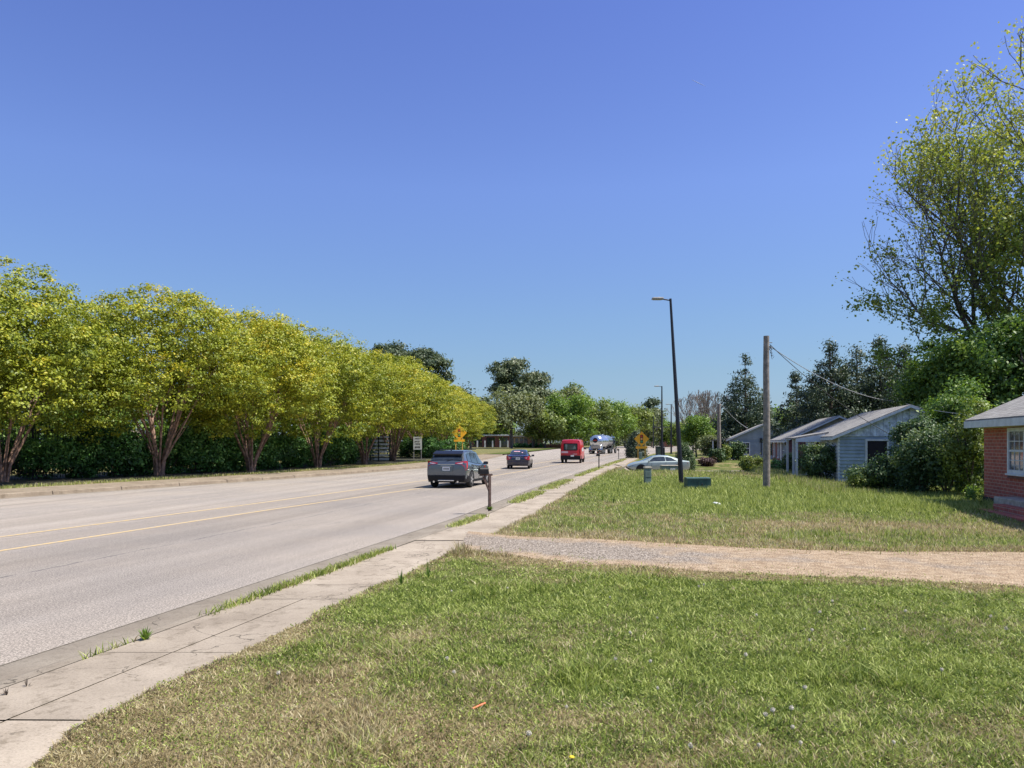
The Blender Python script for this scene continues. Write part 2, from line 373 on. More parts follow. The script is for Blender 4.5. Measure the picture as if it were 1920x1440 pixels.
M = dict(
    road=road_mat(), walk=concrete_mat('sidewalk_concrete', (.25, .205, .155), (.37, .31, .24), .6),
    gutter=concrete_mat('gutter_concrete', (.22, .18, .135), (.31, .265, .205), .3),
    kerb=concrete_mat('kerb_concrete', (.20, .155, .11), (.32, .26, .19), .45),
    joint=mat('joint_dirt', (.09, .075, .05), .95, var=.3, scale=20),
    straw=mat('straw_soil', (.17, .115, .07), .95, var=.35, scale=30, bump=.6), lawn=soil_lawn_mat(), blade=blade_mat(), gravel=gravel_mat(), line=paint_line_mat(),
    earth=mat('earth', (.10, .12, .05), .95, var=.3, scale=.3),
    mulch=mat('leaf_litter', (.035, .032, .016), .95, var=.4, scale=4),
    bark=mat('bark_brown', (.13, .10, .075), .9, var=.3, scale=8, bump=.5),
    barkm=mat('bark_smooth_tan', (.25, .15, .105), .7, var=.35, scale=5, bump=.2),
    barkg=mat('bark_grey', (.10, .09, .085), .9, var=.3, scale=6, bump=.5),
    myrtle=leafmat('myrtle_leaf', (.08, .125, .012), (.33, .365, .03), (.60, .49, .05), .24, .45),
    hedge=leafmat('hedge_leaf', (.018, .05, .016), (.09, .22, .04), (.32, .50, .13), .16, .6),  # tip tone raised to paint lit flecks into the hedge
    shrub=leafmat('shrub_leaf', (.025, .055, .022), (.08, .14, .05), (.24, .29, .13), .25, .7),
    shruby=leafmat('shrub_leaf_yellow', (.05, .09, .02), (.20, .26, .05), (.34, .36, .10), .3, .8),
    cedar=leafmat('cedar_leaf', (.024, .045, .03), (.08, .115, .065), (.20, .23, .15), .16, .6),
    pine=leafmat('pine_needles', (.04, .065, .03), (.10, .135, .06), (.20, .22, .12), .15, .3),
    oak=leafmat('fresh_leaf', (.07, .11, .03), (.19, .25, .06), (.33, .36, .12), .35, .25),
    oakg=leafmat('bright_leaf', (.06, .12, .022), (.17, .27, .04), (.28, .37, .08), .35, .25),
    oakd=leafmat('grey_green_leaf', (.08, .105, .05), (.18, .21, .09), (.30, .32, .17), .3, .25),
    tallt=leafmat('young_leaf', (.06, .11, .03), (.22, .30, .06), (.50, .50, .13), .35, .35),
    green=leafmat('mid_leaf', (.04, .09, .02), (.14, .24, .045), (.32, .42, .09), .3, .4),
    blossom=leafmat('dry_twig_leaf', (.26, .22, .19), (.40, .35, .30), None, .2, .5),
    red=leafmat('red_leaf', (.05, .03, .03), (.13, .075, .07), None, .2, .5),
    wood=mat('weathered_wood', (.235, .20, .17), .85, var=.2, scale=6, bump=.4),
    postw=mat('brown_post_wood', (.10, .062, .05), .85, var=.25, scale=9, bump=.3),
    darkp=mat('dark_bronze_paint', (.012, .013, .02), .45, var=.1, spec=.5),
    black=mat('black_plastic', (.010, .010, .012), .55, var=.1, spec=.25),
    blackg=mat('black_gloss', (.01, .01, .012), .2, var=.1),
    rubber=mat('rubber', (.018, .018, .018), .8, var=.2),
    rim=mat('alloy_rim', (.55, .56, .58), .28, .85, var=.05),
    glass=glass_mat('dark_glass'), glassb=glass_mat('house_glass', (.06, .07, .08)),
    suv=mat('grey_car_paint', (.125, .145, .16), .22, .5, var=.03, coat=.9),
    navy=mat('dark_blue_car_paint', (.012, .014, .035), .25, .3, var=.03, coat=1),
    silver=mat('silver_green_car_paint', (.32, .38, .37), .33, .35, var=.03, coat=.8),
    whitec=mat('white_car_paint', (.6, .6, .6), .35, 0, var=.03, coat=.6),
    redc=mat('red_van_paint', (.52, .012, .022), .35, 0, var=.05, coat=.5),
    tail=mat('red_lens', (.42, .01, .015), .15, var=.1, coat=1), lensw=mat('pale_lens', (.75, .62, .62), .2, var=.05, coat=1),
    chrome=mat('chrome', (.72, .74, .76), .12, 1, var=.05), steel=mat('polished_steel', (.60, .63, .66), .22, .9, var=.08),
    plate=mat('plate_white', (.75, .75, .72), .5, var=.05), platet=mat('plate_ink', (.05, .07, .06), .6),
    pink=mat('faded_pink_decal', (.72, .38, .42), .5, var=.1), white=mat('white_paint', (.66, .67, .66), .55, var=.05),
    wtrim=mat('white_trim', (.60, .62, .63), .6, var=.08), cream=mat('cream_board', (.48, .42, .24), .7, var=.08),
    yellow=mat('sign_yellow', (.80, .40, .012), .45, var=.05), yellowp=mat('yellow_post', (.58, .38, .07), .6, var=.15),
    sred=mat('sign_red', (.5, .03, .01), .5), samb=mat('sign_amber', (.9, .42, .12), .5), sgrn=mat('sign_green', (.03, .28, .12), .5),
    sblk=mat('sign_black', (.03, .02, .015), .6), swht=mat('sign_white', (.60, .60, .55), .6, var=.1), sgal=mat('galvanised_post', (.33, .31, .28), .6, .3, var=.1),
    boxg=mat('utility_green', (.038, .085, .072), .55, var=.2, scale=4), boxt=mat('utility_green_faded', (.16, .22, .19), .6, var=.15),
    blue=mat('blue_grey_siding', (.30, .37, .42), .75, var=.1, scale=2), bluew=mat('pale_blue_boards', (.55, .61, .68), .75, var=.22, scale=5),
    sidw=mat('white_siding', (.68, .68, .67), .75, var=.1, scale=2), gable3=mat('slate_siding', (.23, .275, .32), .75, var=.08, scale=2),
    roof=shingle_mat('grey_shingle', (.23, .215, .20), (.31, .295, .27)), rooft=shingle_mat('tan_shingle', (.34, .30, .235), (.45, .40, .32)),
    tanb=mat('tan_board', (.40, .35, .25), .8, var=.15), dark=mat('dark_interior', (.012, .010, .014), .9),
    brick=brick_mat('red_brick', (.48, .125, .08), (.34, .082, .055), (.46, .29, .23), 1.35),
    brickd=brick_mat('dark_brick', (.28, .09, .075), (.22, .07, .06), (.14, .10, .09)),
    brickl=brick_mat('orange_brick', (.36, .14, .09), (.30, .11, .07), (.3, .2, .15)),
    brickt=brick_mat('tan_brick', (.40, .27, .18), (.33, .21, .14), (.35, .28, .2)),
    stone=mat('cast_stone', (.40, .36, .29), .9, var=.15, scale=6), dirtc=mat('dirty_foundation', (.035, .033, .036), .9, var=.4, scale=5),
    iron=mat('black_iron', (.012, .012, .013), .5), wire=mat('wire', (.02, .02, .022), .6), wirel=mat('pale_wire', (.35, .35, .36), .5),
    puff=mat('seed_fluff', (.66, .61, .50), .95, var=.1, scale=40), stem=mat('weed_stem', (.12, .15, .04), .8), orange=mat('orange_plastic', (.75, .17, .06), .5),
    dandy=mat('yellow_flower', (.75, .55, .02), .7), bin=mat('bin_green', (.03, .05, .045), .6), trail=mat('ice_crystals', (.45, .5, .75), 1),
)
m_, t_, p_ = nodes('amber_glass'); M['lamp'] = m_; p_.inputs['Base Color'].default_value = (.3, .3, .32, 1)

# ------------------------------------------------------------------ the setting
def strip(name, ys, left, right, z, m, nx=2, kind='structure', attr=None, uv=False):
    ys = np.asarray(ys, float); L = left(ys); R = right(ys)
    V = []; T = np.linspace(0, 1, nx)
    xs = L[:, None]*(1-T)+R[:, None]*T; yy = np.repeat(ys[:, None], nx, 1)
    zz = z(xs, yy) if callable(z) else np.full(xs.shape, z)
    V = np.stack([xs, yy, zz], -1).reshape(-1, 3)
    i = np.arange(len(ys)-1)[:, None]*nx+np.arange(nx-1)[None]
    Fq = np.stack([i, i+1, i+1+nx, i+nx], -1).reshape(-1, 4)
    me = np_mesh(name, V, Fq, {k: f(xs, yy).ravel() for k, f in (attr or {}).items()}, smooth=True)
    if uv:
        ul = me.uv_layers.new(name='road'); li = np.empty(len(me.loops), np.int32); me.loops.foreach_get('vertex_index', li)
        W = np.stack([(redge(V[:, 1])-V[:, 0])*.97, V[:, 1]], -1)[li]; ul.data.foreach_set('uv', W.astype(np.float32).ravel())
    o = link(name, me, m); tag(o, kind=kind); return o
YR = np.concatenate([np.arange(-40, 60, 1.0), np.arange(60, 200, 4), np.arange(200, 601, 20)])
# base sheet out to the horizon
MB().quad((-4000, -400, -.75), (4000, -400, -.75), (4000, 7000, -.75), (-4000, 7000, -.75)).build('ground', M['earth'])['kind'] = 'structure'
strip('road_edge_joint', YR, lambda y: redge(y)-.03, lambda y: redge(y)+.006, .002, M['joint'], 2)
strip('road', YR, ledge, lambda y: redge(y)-.012, 0.0, M['road'], 14, uv=True)
# gutter with a rolled lip on the near side, then the sidewalk slabs
def prof(name, base, pf, m, side=1, ys=YR):
    pts = [(o, z) for o, z in pf]; b = base(ys)
    V = np.stack([np.stack([b+side*o, ys, np.full(len(ys), z)], -1) for o, z in pts], 1).reshape(-1, 3); n = len(pts)
    i = np.arange(len(ys)-1)[:, None]*n+np.arange(n-1)[None]
    Fq = np.stack([i, i+1, i+1+n, i+n] if side > 0 else [i, i+n, i+1+n, i+1], -1).reshape(-1, 4)
    o = link(name, np_mesh(name, V, Fq), m); tag(o, kind='structure'); return o
prof('gutter', redge, [(.015, .003), (.03, .012), (.46, .004), (.56, .03), (.64, .085), (.70, .098), (.84, .10)], M['gutter'])
prof('sidewalk_bed', redge, [(.84, .07), (2.55, .07), (2.57, -.1)], M['joint'])
rng = random.Random(3)
zj = [-6, -3, 0, 1.8, 3.6, 5.43, 7.17, 9.6, 10.6, 12.1, 13.7]
while zj[-1] < 190: zj.append(zj[-1]+rng.choice((1.5, 1.6, 1.7, 3.1)))
mb = MB(); sl = []
for a, b in zip(zj[:-1], zj[1:]):
    j = rng.uniform(-.004, .004); k = rng.uniform(-.004, .004); sv = rng.random()
    for o0, o1 in (((.86, 1.50), (1.505, 2.52 if a < 5 else 2.26)) if a < 8 else ((.86, 2.24),)):
        a2, b2 = a+.008, b-.008; n = 4
        for s in range(n):
            ya = a2+(b2-a2)*s/n; yb = a2+(b2-a2)*(s+1)/n
            xa, xb = redge(ya), redge(yb); za = .102+j+k*(s/n); zb = .102+j+k*((s+1)/n)
            nv = len(mb.v)
            mb.add([(xa+o0, ya, za), (xa+o1, ya-.03, za+.006), (xb+o1, yb-.03, zb+.006), (xb+o0, yb, zb)], [(0, 1, 2, 3)])
            sl += [sv]*4
o = mb.build('sidewalk', M['walk']); tag(o, kind='structure'); at_ = o.data.attributes.new('slab', 'FLOAT', 'POINT'); at_.data.foreach_set('value', sl)
strip('soil_edge', np.arange(1, 60, .06), lambda y: redge(y)+wx(y)+2.2-.30*np.clip(fbm(y, y*0+2, .8)-.38, 0, 1)-.10*fbm(y, y*0+7, .12), lambda y: redge(y)+wx(y)+2.34, .114, M['straw'], 3)
# lawn right of the sidewalk
def nonlin(lst):
    out = [lst[0][0]]
    for (a, st), (b, _) in zip(lst[:-1], lst[1:]):
        out += list(np.arange(a+st, b+1e-6, st))
    return np.array(sorted(set(np.round(out, 3))))
ty = nonlin([(-20, 1), (2, .15), (24, .35), (50, .6), (90, 3), (200, 20), (600, 0)])
tx = nonlin([(0, .15), (12, .4), (30, 1.5), (60, 10), (400, 0)])
bx = redge(ty)+2.2+wx(ty)
xs = bx[:, None]+tx[None]; xs[:, 0] += .08*(fbm(ty, ty*0, .5)-.5); yy = np.repeat(ty[:, None], len(tx), 1)
zz = lawn_z(xs, yy); i = np.arange(len(ty)-1)[:, None]*len(tx)+np.arange(len(tx)-1)[None]
me = np_mesh('lawn', np.stack([xs, yy, zz], -1).reshape(-1, 3), np.stack([i, i+1, i+1+len(tx), i+len(tx)], -1).reshape(-1, 4), {'dry': dryness(xs, yy).ravel()}, True)
tag(link('lawn', me, M['lawn']), kind='structure')
# gravel driveway crossing the lawn
gx = np.arange(-.95, 30, .12); nyy = 16
yb = np.interp(gx, DBX, DBY)+.35*(fbm(gx, gx*0+3, .9)-.5)-.05; yt = np.interp(gx, DTX, DTY)+.4*(fbm(gx, gx*0+9, .8)-.5)+.05
T = np.linspace(0, 1, nyy); yy = yb[:, None]*(1-T)+yt[:, None]*T; xs = np.repeat(gx[:, None], nyy, 1)
ed = np.abs(T-.5)*2; ee = np.repeat((ed**2)[None], len(gx), 0)+.12+.55*sst(xs, 1.0, 5)
i = np.arange(len(gx)-1)[:, None]*nyy+np.arange(nyy-1)[None]
me = np_mesh('driveway', np.stack([xs, yy, lawn_z(xs, yy)+.016*(1-ed**4)[None]-.008*(ed**4)[None]+.012*(fbm(xs, yy, .3)-.5)*(1-ed**2)[None]], -1).reshape(-1, 3), np.stack([i, i+nyy, i+1+nyy, i+1], -1).reshape(-1, 4), {'edge': ee.ravel()}, True)
tag(link('driveway', me, M['gravel']), kind='structure')
# neighbour's driveway in the dip, and a pale path before it
def patch(name, x0, x1, ya, yb, m, h=.03):
    gx = np.arange(x0, x1, .5); T = np.linspace(0, 1, 6); xs = np.repeat(gx[:, None], 6, 1); sl_ = .0
    yy = (ya+.4*(fbm(gx, gx*0, 1.5)-.5))[:, None]*(1-T)+(yb+.4*(fbm(gx, gx*0+7, 1.5)-.5))[:, None]*T
    i = np.arange(len(gx)-1)[:, None]*6+np.arange(5)[None]
    me = np_mesh(name, np.stack([xs, yy, lawn_z(xs, yy)+h], -1).reshape(-1, 3), np.stack([i, i+6, i+7, i+1], -1).reshape(-1, 4), None, True)
    return tag(link(name, me, m), kind='structure')
patch('side_driveway', float(redge(62))+2.25, 26, 58.6, 67, M['gutter'])
patch('footpath', 12.5, 24, 51.5, 53.0, M['walk'], .04)
patch('far_driveway', float(redge(88))+3, 30, 84, 87, M['gutter'], .03)
# yellow centre lines
def pline(name, pts, wd, m, z=.005):
    V = []; F_ = []
    P_ = [(float(np.interp(y, [p[1] for p in pts], [p[0] for p in pts])), y) for y in np.arange(pts[0][1], pts[-1][1], 1.5)]
    for x, y in P_: V += [(x-wd/2, y, z), (x+wd/2, y, z)]
    F_ = [(2*i, 2*i+1, 2*i+3, 2*i+2) for i in range(len(P_)-1)]
    return tag(MB().add(V, F_).build(name, m), kind='structure')
pline('yellow_line', [(-16.5, -14), (-9.65, 14.57), (-7.4, 23.2), (-3.84, 35), (1, 56), (9.6, 96), (16.5, 130)], .14, M['line'])
pline('yellow_line', [(-19, -14), (-11.06, 16.7), (-8.4, 26.3), (-4.57, 41.7), (-.6, 60), (7.6, 100), (14.2, 132)], .14, M['line'])
# far kerb, gutter, pavement and verge on the left
prof('left_gutter', ledge, [(-.45, .006), (0, .004)], M['gutter'], -1)
for k_ in (0,):
    mb = MB(); y = -20.0; kr = random.Random(5)
    while y < 118:
        L = kr.uniform(2.6, 3.1) if y > 20 else 3; ya, yb = y+.02, y+L-.02; xa, xb = ledge(ya), ledge(yb); dz = kr.uniform(-.008, .008)
        pf = [(0, .0), (.02, .13+dz), (.05, .155+dz), (.18, .158+dz), (.18, -.1)]
        nv = len(pf); vs = [(xa-o_, ya, z) for o_, z in pf]+[(xb-o_, yb, z) for o_, z in pf]
        mb.add(vs, [(i, i+1, nv+i+1, nv+i) for i in range(nv-1)]+[tuple(range(nv)), tuple(range(2*nv-1, nv-1, -1))]); y += L
    tag(mb.build('left_kerb', M['kerb']), kind='structure')
YL = YR[(YR <= 120)]
prof('left_sidewalk', ledge, [(.19, .15), (1.6, .155), (3.0, .165)], M['kerb'], -1, YL)
def vz(xs, yy): return .16+.02*np.sin(xs*.6)*np.cos(yy*.3)
o = strip('left_verge', YR, lambda y: ledge(y)-300, lambda y: ledge(y)-3.0, vz, M['lawn'], 40, attr={'dry': lambda x, y: .25+.5*fbm(x, y, 3)})
strip('planting_bed', np.arange(20, 100, 1.), lambda y: ledge(y)-14, lambda y: ledge(y)-4.3+.3*np.sin(y), lambda x, y: vz(x, y)+.02, M['mulch'], 12)
strip('far_verge', np.arange(124, 601, 6.), lambda y: ledge(y)-3.0, lambda y: ledge(y), .16, M['lawn'], 2, attr={'dry': lambda x, y: x*0+.3})

# ------------------------------------------------------------------ grass blades
def unit(v): return v/np.maximum(1e-6, np.linalg.norm(v, axis=-1, keepdims=True))
def leaves(C, Nn, size, aspect, r, rn):
    n = len(C); t = unit(np.cross(Nn, r.normal(size=(n, 3)))); b = np.cross(Nn, t)
    t = t*(size*.5)[:, None]; b = b*(size*.5*aspect)[:, None]
    V = np.stack([C-t, C-b+Nn*(size*.08)[:, None], C+t, C+b+Nn*(size*.08)[:, None]], 1).reshape(-1, 3)
    return V, np.arange(n)[:, None]*4+np.array([0, 1, 2, 3]), np.repeat(rn, 4)
def blades(name, px, py, pz, h, wd, dry, seed, two=True, lean=.5):
    r = np.random.default_rng(seed); n = len(px); a = r.random(n)*2*np.pi
    t = np.stack([np.cos(a), np.sin(a), np.zeros(n)], -1); b = r.random(n)*2*np.pi
    ln = (r.random(n)*lean+.08)*h; d = np.stack([np.cos(b)*ln, np.sin(b)*ln, h], -1)
    p = np.stack([px, py, pz-.005], -1); W = t*(wd*.5)[:, None]
    rn = np.clip(r.normal(.42, .25, n)+.9*(fbm(px+3, py+8, .16)-.5)+.14*(py > 14), 0, 1); dd = np.clip(dry, 0, 1)
    # each blade is either straw or green, chosen with the dryness of its spot
    isd = (r.random(n) < dd*.95).astype(float); isd = np.clip(isd+r.normal(0, .12, n), 0, 1)
    if two:
        mid = p+d*.55*np.array([.7, .7, 1.]); V = np.stack([p-W, p+W, mid+W*.7, mid-W*.7, p+d], 1).reshape(-1, 3); k = 5
        i = np.arange(n)[:, None]*5; F_ = [i+np.array([0, 1, 2, 3]), i+np.array([3, 2, 4])]
    else:
        V = np.stack([p-W, p+W, p+d], 1).reshape(-1, 3); k = 3; F_ = [np.arange(n)[:, None]*3+np.array([0, 1, 2])]
    me = np_mesh(name, V, F_, {'rnd': np.repeat(rn, k), 'dry': np.repeat(isd, k)})
    o = link(name, me, M['blade']); o['kind'] = 'stuff'; return o
def field(n, y0, y1, seed, margin=.06):
    """points in the lawn, density falling with distance"""
    r = np.random.default_rng(seed); q = r.random(n); y = y0*(y1/y0)**q
    lo = np.maximum(redge(y)+wx(y)+2.21-.30*np.clip(fbm(y, y*0+2, .8)-.38, 0, 1)-.12*fbm(y, y*0+7, .12), -.70*y-.5); hi = .70*y+4.6
    x = lo+(hi-lo)*r.random(n); k = hi > lo; x, y = x[k], y[k]
    db = y-np.interp(x, DBX, DBY); dt = np.interp(x, DTX, DTY)-y; di = np.minimum(db, dt)
    keep = (di < .35*fbm(x, y, .5)+.02) | (x < -1) | ((di < .8) & (r.random(len(x)) < .05))
    return x[keep], y[keep], np.random.default_rng(seed+1)
def tall(x, y):
    """height factor of the unmown patches"""
    f = 1+1.5*sst(fbm(x+9, y+4, .8), .62, .85)
    f += 2.4*sst(y, 20.5, 23)*(1-sst(y, 33, 38))*sst(x, 3, 8)*fbm(x, y, 1.2)
    f += 3.2*bump1(y, 46, 8)*(1-sst(x-redge(y), 7, 12))*fbm(x, y, 1.1)
    return f
x, y, r = field(450000, 2.6, 14, 11)
dr = dryness(x, y); h = (.018+.034*r.random(len(x)))*tall(x, y)*(1-.3*dr)*(.6+.9*fbm(x, y, .22))
blades('near_grass', x, y, lawn_z(x, y), h, .0048+.0012*y*r.random(len(x))+.003*r.random(len(x)), dr, 1, lean=1.7)
x, y, r = field(95000, 2.8, 15, 31)
k = fbm(x+30, y, .5) > .44; x, y = x[k], y[k]; r = np.random.default_rng(32); n = len(x)
Vl, Fl, ql = leaves(np.stack([x, y, lawn_z(x, y)+.012+.028*r.random(n)], -1), unit(r.normal(size=(n, 3))*.55+[0, 0, 1]), (.007+.0016*y)*(.6+.8*r.random(n)), .7, r, np.clip(r.normal(.4, .25, n), 0, 1))
o = link('clover', np_mesh('clover', Vl, Fl, {'rnd': ql, 'dry': np.repeat((r.random(n) < .12)*.8, 4)}), M['blade']); o['kind'] = 'stuff'
x, y, r = field(280000, 13, 60, 21)
far = (y > 49); k = ~far | (r.random(len(x)) < .6); x, y = x[k], y[k]; r = np.random.default_rng(5)
dr = dryness(x, y); h = (.04+.05*r.random(len(x)))*tall(x, y)
blades('mid_grass', x, y, lawn_z(x, y), h, .008+.0014*y*r.random(len(x)), dr, 2, two=False, lean=.9)
# thin grass line between kerb and sidewalk, where it breaks through
r = np.random.default_rng(9); q = []
for a, b, dn, hw in ((8.6, 14.2, 2600, .10), (17.6, 20.6, 1300, .16), (24.6, 30.5, 3000, .24), (31.5, 40, 3600, .30), (44, 47, 700, .2), (6.9, 7.6, 60, .03), (47, 60, 1800, .25), (62, 90, 2500, .3)):
    yy = a+(b-a)*r.beta(1.6, 1.6, dn); q.append(np.stack([redge(yy)+.86+r.normal(0, hw*.5, dn), yy, r.random(dn)], -1))
q = np.concatenate(q); yv = q[:, 1]
blades('kerb_grass', q[:, 0], yv, np.full(len(q), .09), .03+.09*q[:, 2], .006+.0012*yv*q[:, 2], np.full(len(q), .15), 3, lean=1.1)
# grass lip of the far verge and long grass at the edge of the houses
r = np.random.default_rng(12); n = 14000; yy = 26+80*r.random(n)**1.3
blades('verge_grass', ledge(yy)-3.0-1.6*r.random(n), yy, np.full(n, .16), .05+.10*r.random(n), .02+.03*r.random(n), .3+.3*r.random(n), 4, two=False)
n = 15000; yy = 28+38*r.random(n); xx = redge(yy)+11.5+4.5*r.random(n)*(.6+.4*np.sin(yy)); k = ~((yy > 57) & (yy < 68)); xx, yy = xx[k], yy[k]
blades('long_grass', xx, yy, lawn_z(xx, yy), .12+.25*r.random(len(xx)), .02+.02*r.random(len(xx)), np.full(len(xx), .3), 6, two=False, lean=.4)
# fallen straw and brown litter along the walk edge
r = np.random.default_rng(15); n = 9000; yy = 3.2+9.5*r.random(n); xx = redge(yy)+wx(yy)+2.16+np.abs(r.normal(0, .12, n))
blades('dry_litter', xx, yy, np.full(n, .125), .006+.012*r.random(n), .006+.012*r.random(n), np.full(n, 1.), 8, two=False, lean=3.5)

# ------------------------------------------------------------------ foliage
def crown_mesh(name, blobs, n, leaf, seed, cr=.6, aspect=.6, up=.35, flat=.7, thick=.3, low=-1.0, spread=.5):
    r = np.random.default_rng(seed); B = np.array(blobs, float); ar = (B[:, 3]*B[:, 4]+B[:, 3]*B[:, 5]+B[:, 4]*B[:, 5]); pr = ar/ar.sum()
    K = max(10, int(ar.sum()*3.2/(cr*cr)*.55)); bi = r.choice(len(B), K, p=pr)
    d = unit(r.normal(size=(K, 3))); d[:, 2] = np.where(d[:, 2] < low, -d[:, 2], d[:, 2])
    rad = 1-thick*r.random(K)**1.3; cc = B[bi, :3]+d*B[bi, 3:6]*rad[:, None]
    cw = r.random(K)**.6+.25; ci = r.choice(K, n, p=cw/cw.sum()); cs = cr*(.55+.7*r.random(K))
    g = r.normal(size=(n, 3))*spread*cs[ci][:, None]; g[:, 2] *= flat
    C = cc[ci]+g
    Nn = unit(d[ci]*.5+unit(g)*.5+r.normal(size=(n, 3))*.55+np.array([0, 0, up]))
    cl = r.random(K)
    rn = np.clip(.5*cl[ci]+.5*r.random(n)+.12*d[ci, 2], 0, 1)  # underside leaves toned darker, shade painted into the leaf colour
    V, F_, rr = leaves(C, Nn, leaf*(.6+.8*r.random(n)), aspect, r, rn)
    return np_mesh(name, V, F_, {'rnd': rr})
def limb_tubes(mb, base, H, R, n, r, r0, bend=.35, sub=3, start=.25):
    """trunk with n limbs reaching into a crown of half width R, top at H"""
    b = Vector(base); top = b+Vector((r.uniform(-.3, .3), r.uniform(-.3, .3), H*.86))
    pts = [b.lerp(top, k/6)+Vector((r.uniform(-.1, .1), r.uniform(-.1, .1), 0))*(0 if k == 0 else H*.06) for k in range(7)]
    mb.tube(pts, [r0*1.25]+[r0*(1-.14*k) for k in range(1, 7)], 8)
    for i in range(n):
        k = r.uniform(start, .8)*6; p = pts[int(k)].lerp(pts[int(k)+1], k-int(k)); a = 2*math.pi*(i*.618+r.uniform(-.1, .1)); L = R*r.uniform(.6, .95)
        e = p+Vector((math.cos(a)*L, math.sin(a)*L, L*r.uniform(.45, 1.0))); e.z = min(e.z, b.z+H*.95)
        q = [p, p.lerp(e, .35)+Vector((0, 0, -L*.05)), p.lerp(e, .7), e]; ra = r0*.45
        mb.tube(q, [ra, ra*.7, ra*.45, ra*.15], 6)
        for s in range(sub):
            u_ = r.uniform(.35, .9); p2 = p.lerp(e, u_); e2 = p2+Vector((r.uniform(-1, 1), r.uniform(-1, 1), r.uniform(.2, 1.1)))*L*.42
            mb.tube([p2, p2.lerp(e2, .5)+Vector((0, 0, .05)), e2], [ra*.4, ra*.25, ra*.08], 5)
def round_tree(name, x, y, H, R, leafm, label, group=None, seed=1, n=9000, leaf=.4, cr=1.2, low=.22, bark='bark', cat='tree', nb=9, th=.4, flat=.8, r0=None, open_=False):
    r = random.Random(seed); z = gz(x, y)
    e = empty(name, (x, y, z), 0, label, cat, group)
    c0 = H*low; hh = H-c0; bl = []
    bl.append((0, 0, c0+hh*.5, R*.72, R*.72, hh*.46))
    for k in range(nb):
        a = k*2.4+r.uniform(-.3, .3); q = r.uniform(.35, .68)*R; zz = c0+hh*r.uniform(.18, .80); s = R*r.uniform(.3, .46)
        bl.append((math.cos(a)*q, math.sin(a)*q, zz, s, s, s*r.uniform(.65, .95)*min(1.2, hh/(2*R)+.3)))
    me = crown_mesh('crown', bl, n, leaf, seed, cr, thick=th, flat=flat)
    link('crown', me, leafm, e)
    mb = MB(); limb_tubes(mb, (0, 0, -.2), H*.9, R*.8, 9, r, r0 or H*.022, start=low*.8); mb.build('trunk', M[bark], e, 50)
    return e
# --- crape myrtles along the far pavement
def make_myrtle(seed, H=10.4, R=6.5):
    r = random.Random(seed); e = empty('crape_myrtle', (0, 0, 0))
    tb = MB(); tips = []
    for k in range(10):
        a = 2*math.pi*(k/10+r.uniform(-.05, .05)); rr = r.uniform(.5, 1.0); p0 = Vector((math.cos(a)*.14, math.sin(a)*.14, -.1))
        sp = R*.42*rr; p3 = Vector((math.cos(a)*sp, math.sin(a)*sp, r.uniform(4.6, 5.8)))
        p1 = Vector((math.cos(a)*(.2+.12*rr), math.sin(a)*(.2+.12*rr), .9+r.uniform(-.2, .2))); p2 = p1.lerp(p3, .45)+Vector((r.uniform(-.15, .15), r.uniform(-.15, .15), .1))
        ra = r.uniform(.05, .095); tb.tube([p0, p1, p2, p3], [ra*1.5, ra, ra*.75, ra*.45], 8)
        for s in range(5):
            q = p1.lerp(p2, r.uniform(.3, 1)) if s < 2 else p2.lerp(p3, r.uniform(.1, 1)); a2 = a+r.uniform(-.9, .9); L = r.uniform(1.2, 2.6)
            e2 = q+Vector((math.cos(a2)*L*.6, math.sin(a2)*L*.6, L*.95)); tb.tube([q, q.lerp(e2, .5)+Vector((r.uniform(-.1, .1), r.uniform(-.1, .1), 0)), e2], [ra*.45, ra*.3, ra*.1], 6)
            tips.append(e2)
    tb.build('trunk', M['barkm'], e, 60)
    bl = [(0, 0, 6.2, R*.84, R*.84, 3.2), (0, 0, 7.3, R*.68, R*.68, H-7.35)]
    for k in range(22):
        a = k*2.4+r.uniform(-.4, .4); q = R*r.uniform(.5, .76); z = 4.0+(k % 5)*.92+r.uniform(-.3, .4); s = R*r.uniform(.2, .34)
        q *= (1 if z < 7 else .72); bl.append((math.cos(a)*q, math.sin(a)*q, z, s, s, s*.95))
    me = crown_mesh('crown', bl, 84000, .135, seed*5, .55, .62, .55, .5, .28, -.85, .42); link('crown', me, M['myrtle'], e)
    return e
my = [make_myrtle(s) for s in (1, 2, 3)]
spots = [(-330, 913, 1.0), (5, 905, 1.0), (298, 893, 1.02), (472, 885, 1.0), (595, 877, 1.0), (684, 870.5, .96), (737, 865, 1.02), (792, 859, .98), (832, 855, .96), (872, 851.5, .92)]
mlab = ['yellow-green crape myrtle at the left edge of the view, cropped by it', 'crape myrtle with thick brown stems at the left end of the row, tallest in view',
        'crape myrtle with a clear fan of stems, second from the left', 'crape myrtle third from the left in the row, dark bushes at its foot',
        'crape myrtle fourth from the left with a slender leaning stem', 'crape myrtle fifth from the left, beside the white slatted gate',
        'crape myrtle with stout trunk just right of the white slatted gate', 'crape myrtle directly behind the white rectangular road sign', 'crape myrtle between the white sign and the yellow warning sign',
        'last crape myrtle of the row, behind the left yellow warning sign']
used = set()
for k, (u, v, sc) in enumerate(spots):
    x, y = P(u, v, .15); i = k % 3; loc = (x, y, .15); ss = (sc*1.0, sc*1.0, sc)
    if k == 0: continue
    if i not in used: used.add(i); o = my[i]; o.location = loc; o.rotation_euler = (0, 0, k*1.3); o.scale = ss
    else: o = dup(my[i], loc, k*1.3, ss)
    tag(o, mlab[k], 'tree', 'crape myrtles in a row along the far pavement')
x, y = P(-215, 917, .15); tag(dup(my[0], (x, y, .15), 2.2, 1.0), mlab[0], 'tree', 'crape myrtles in a row along the far pavement')
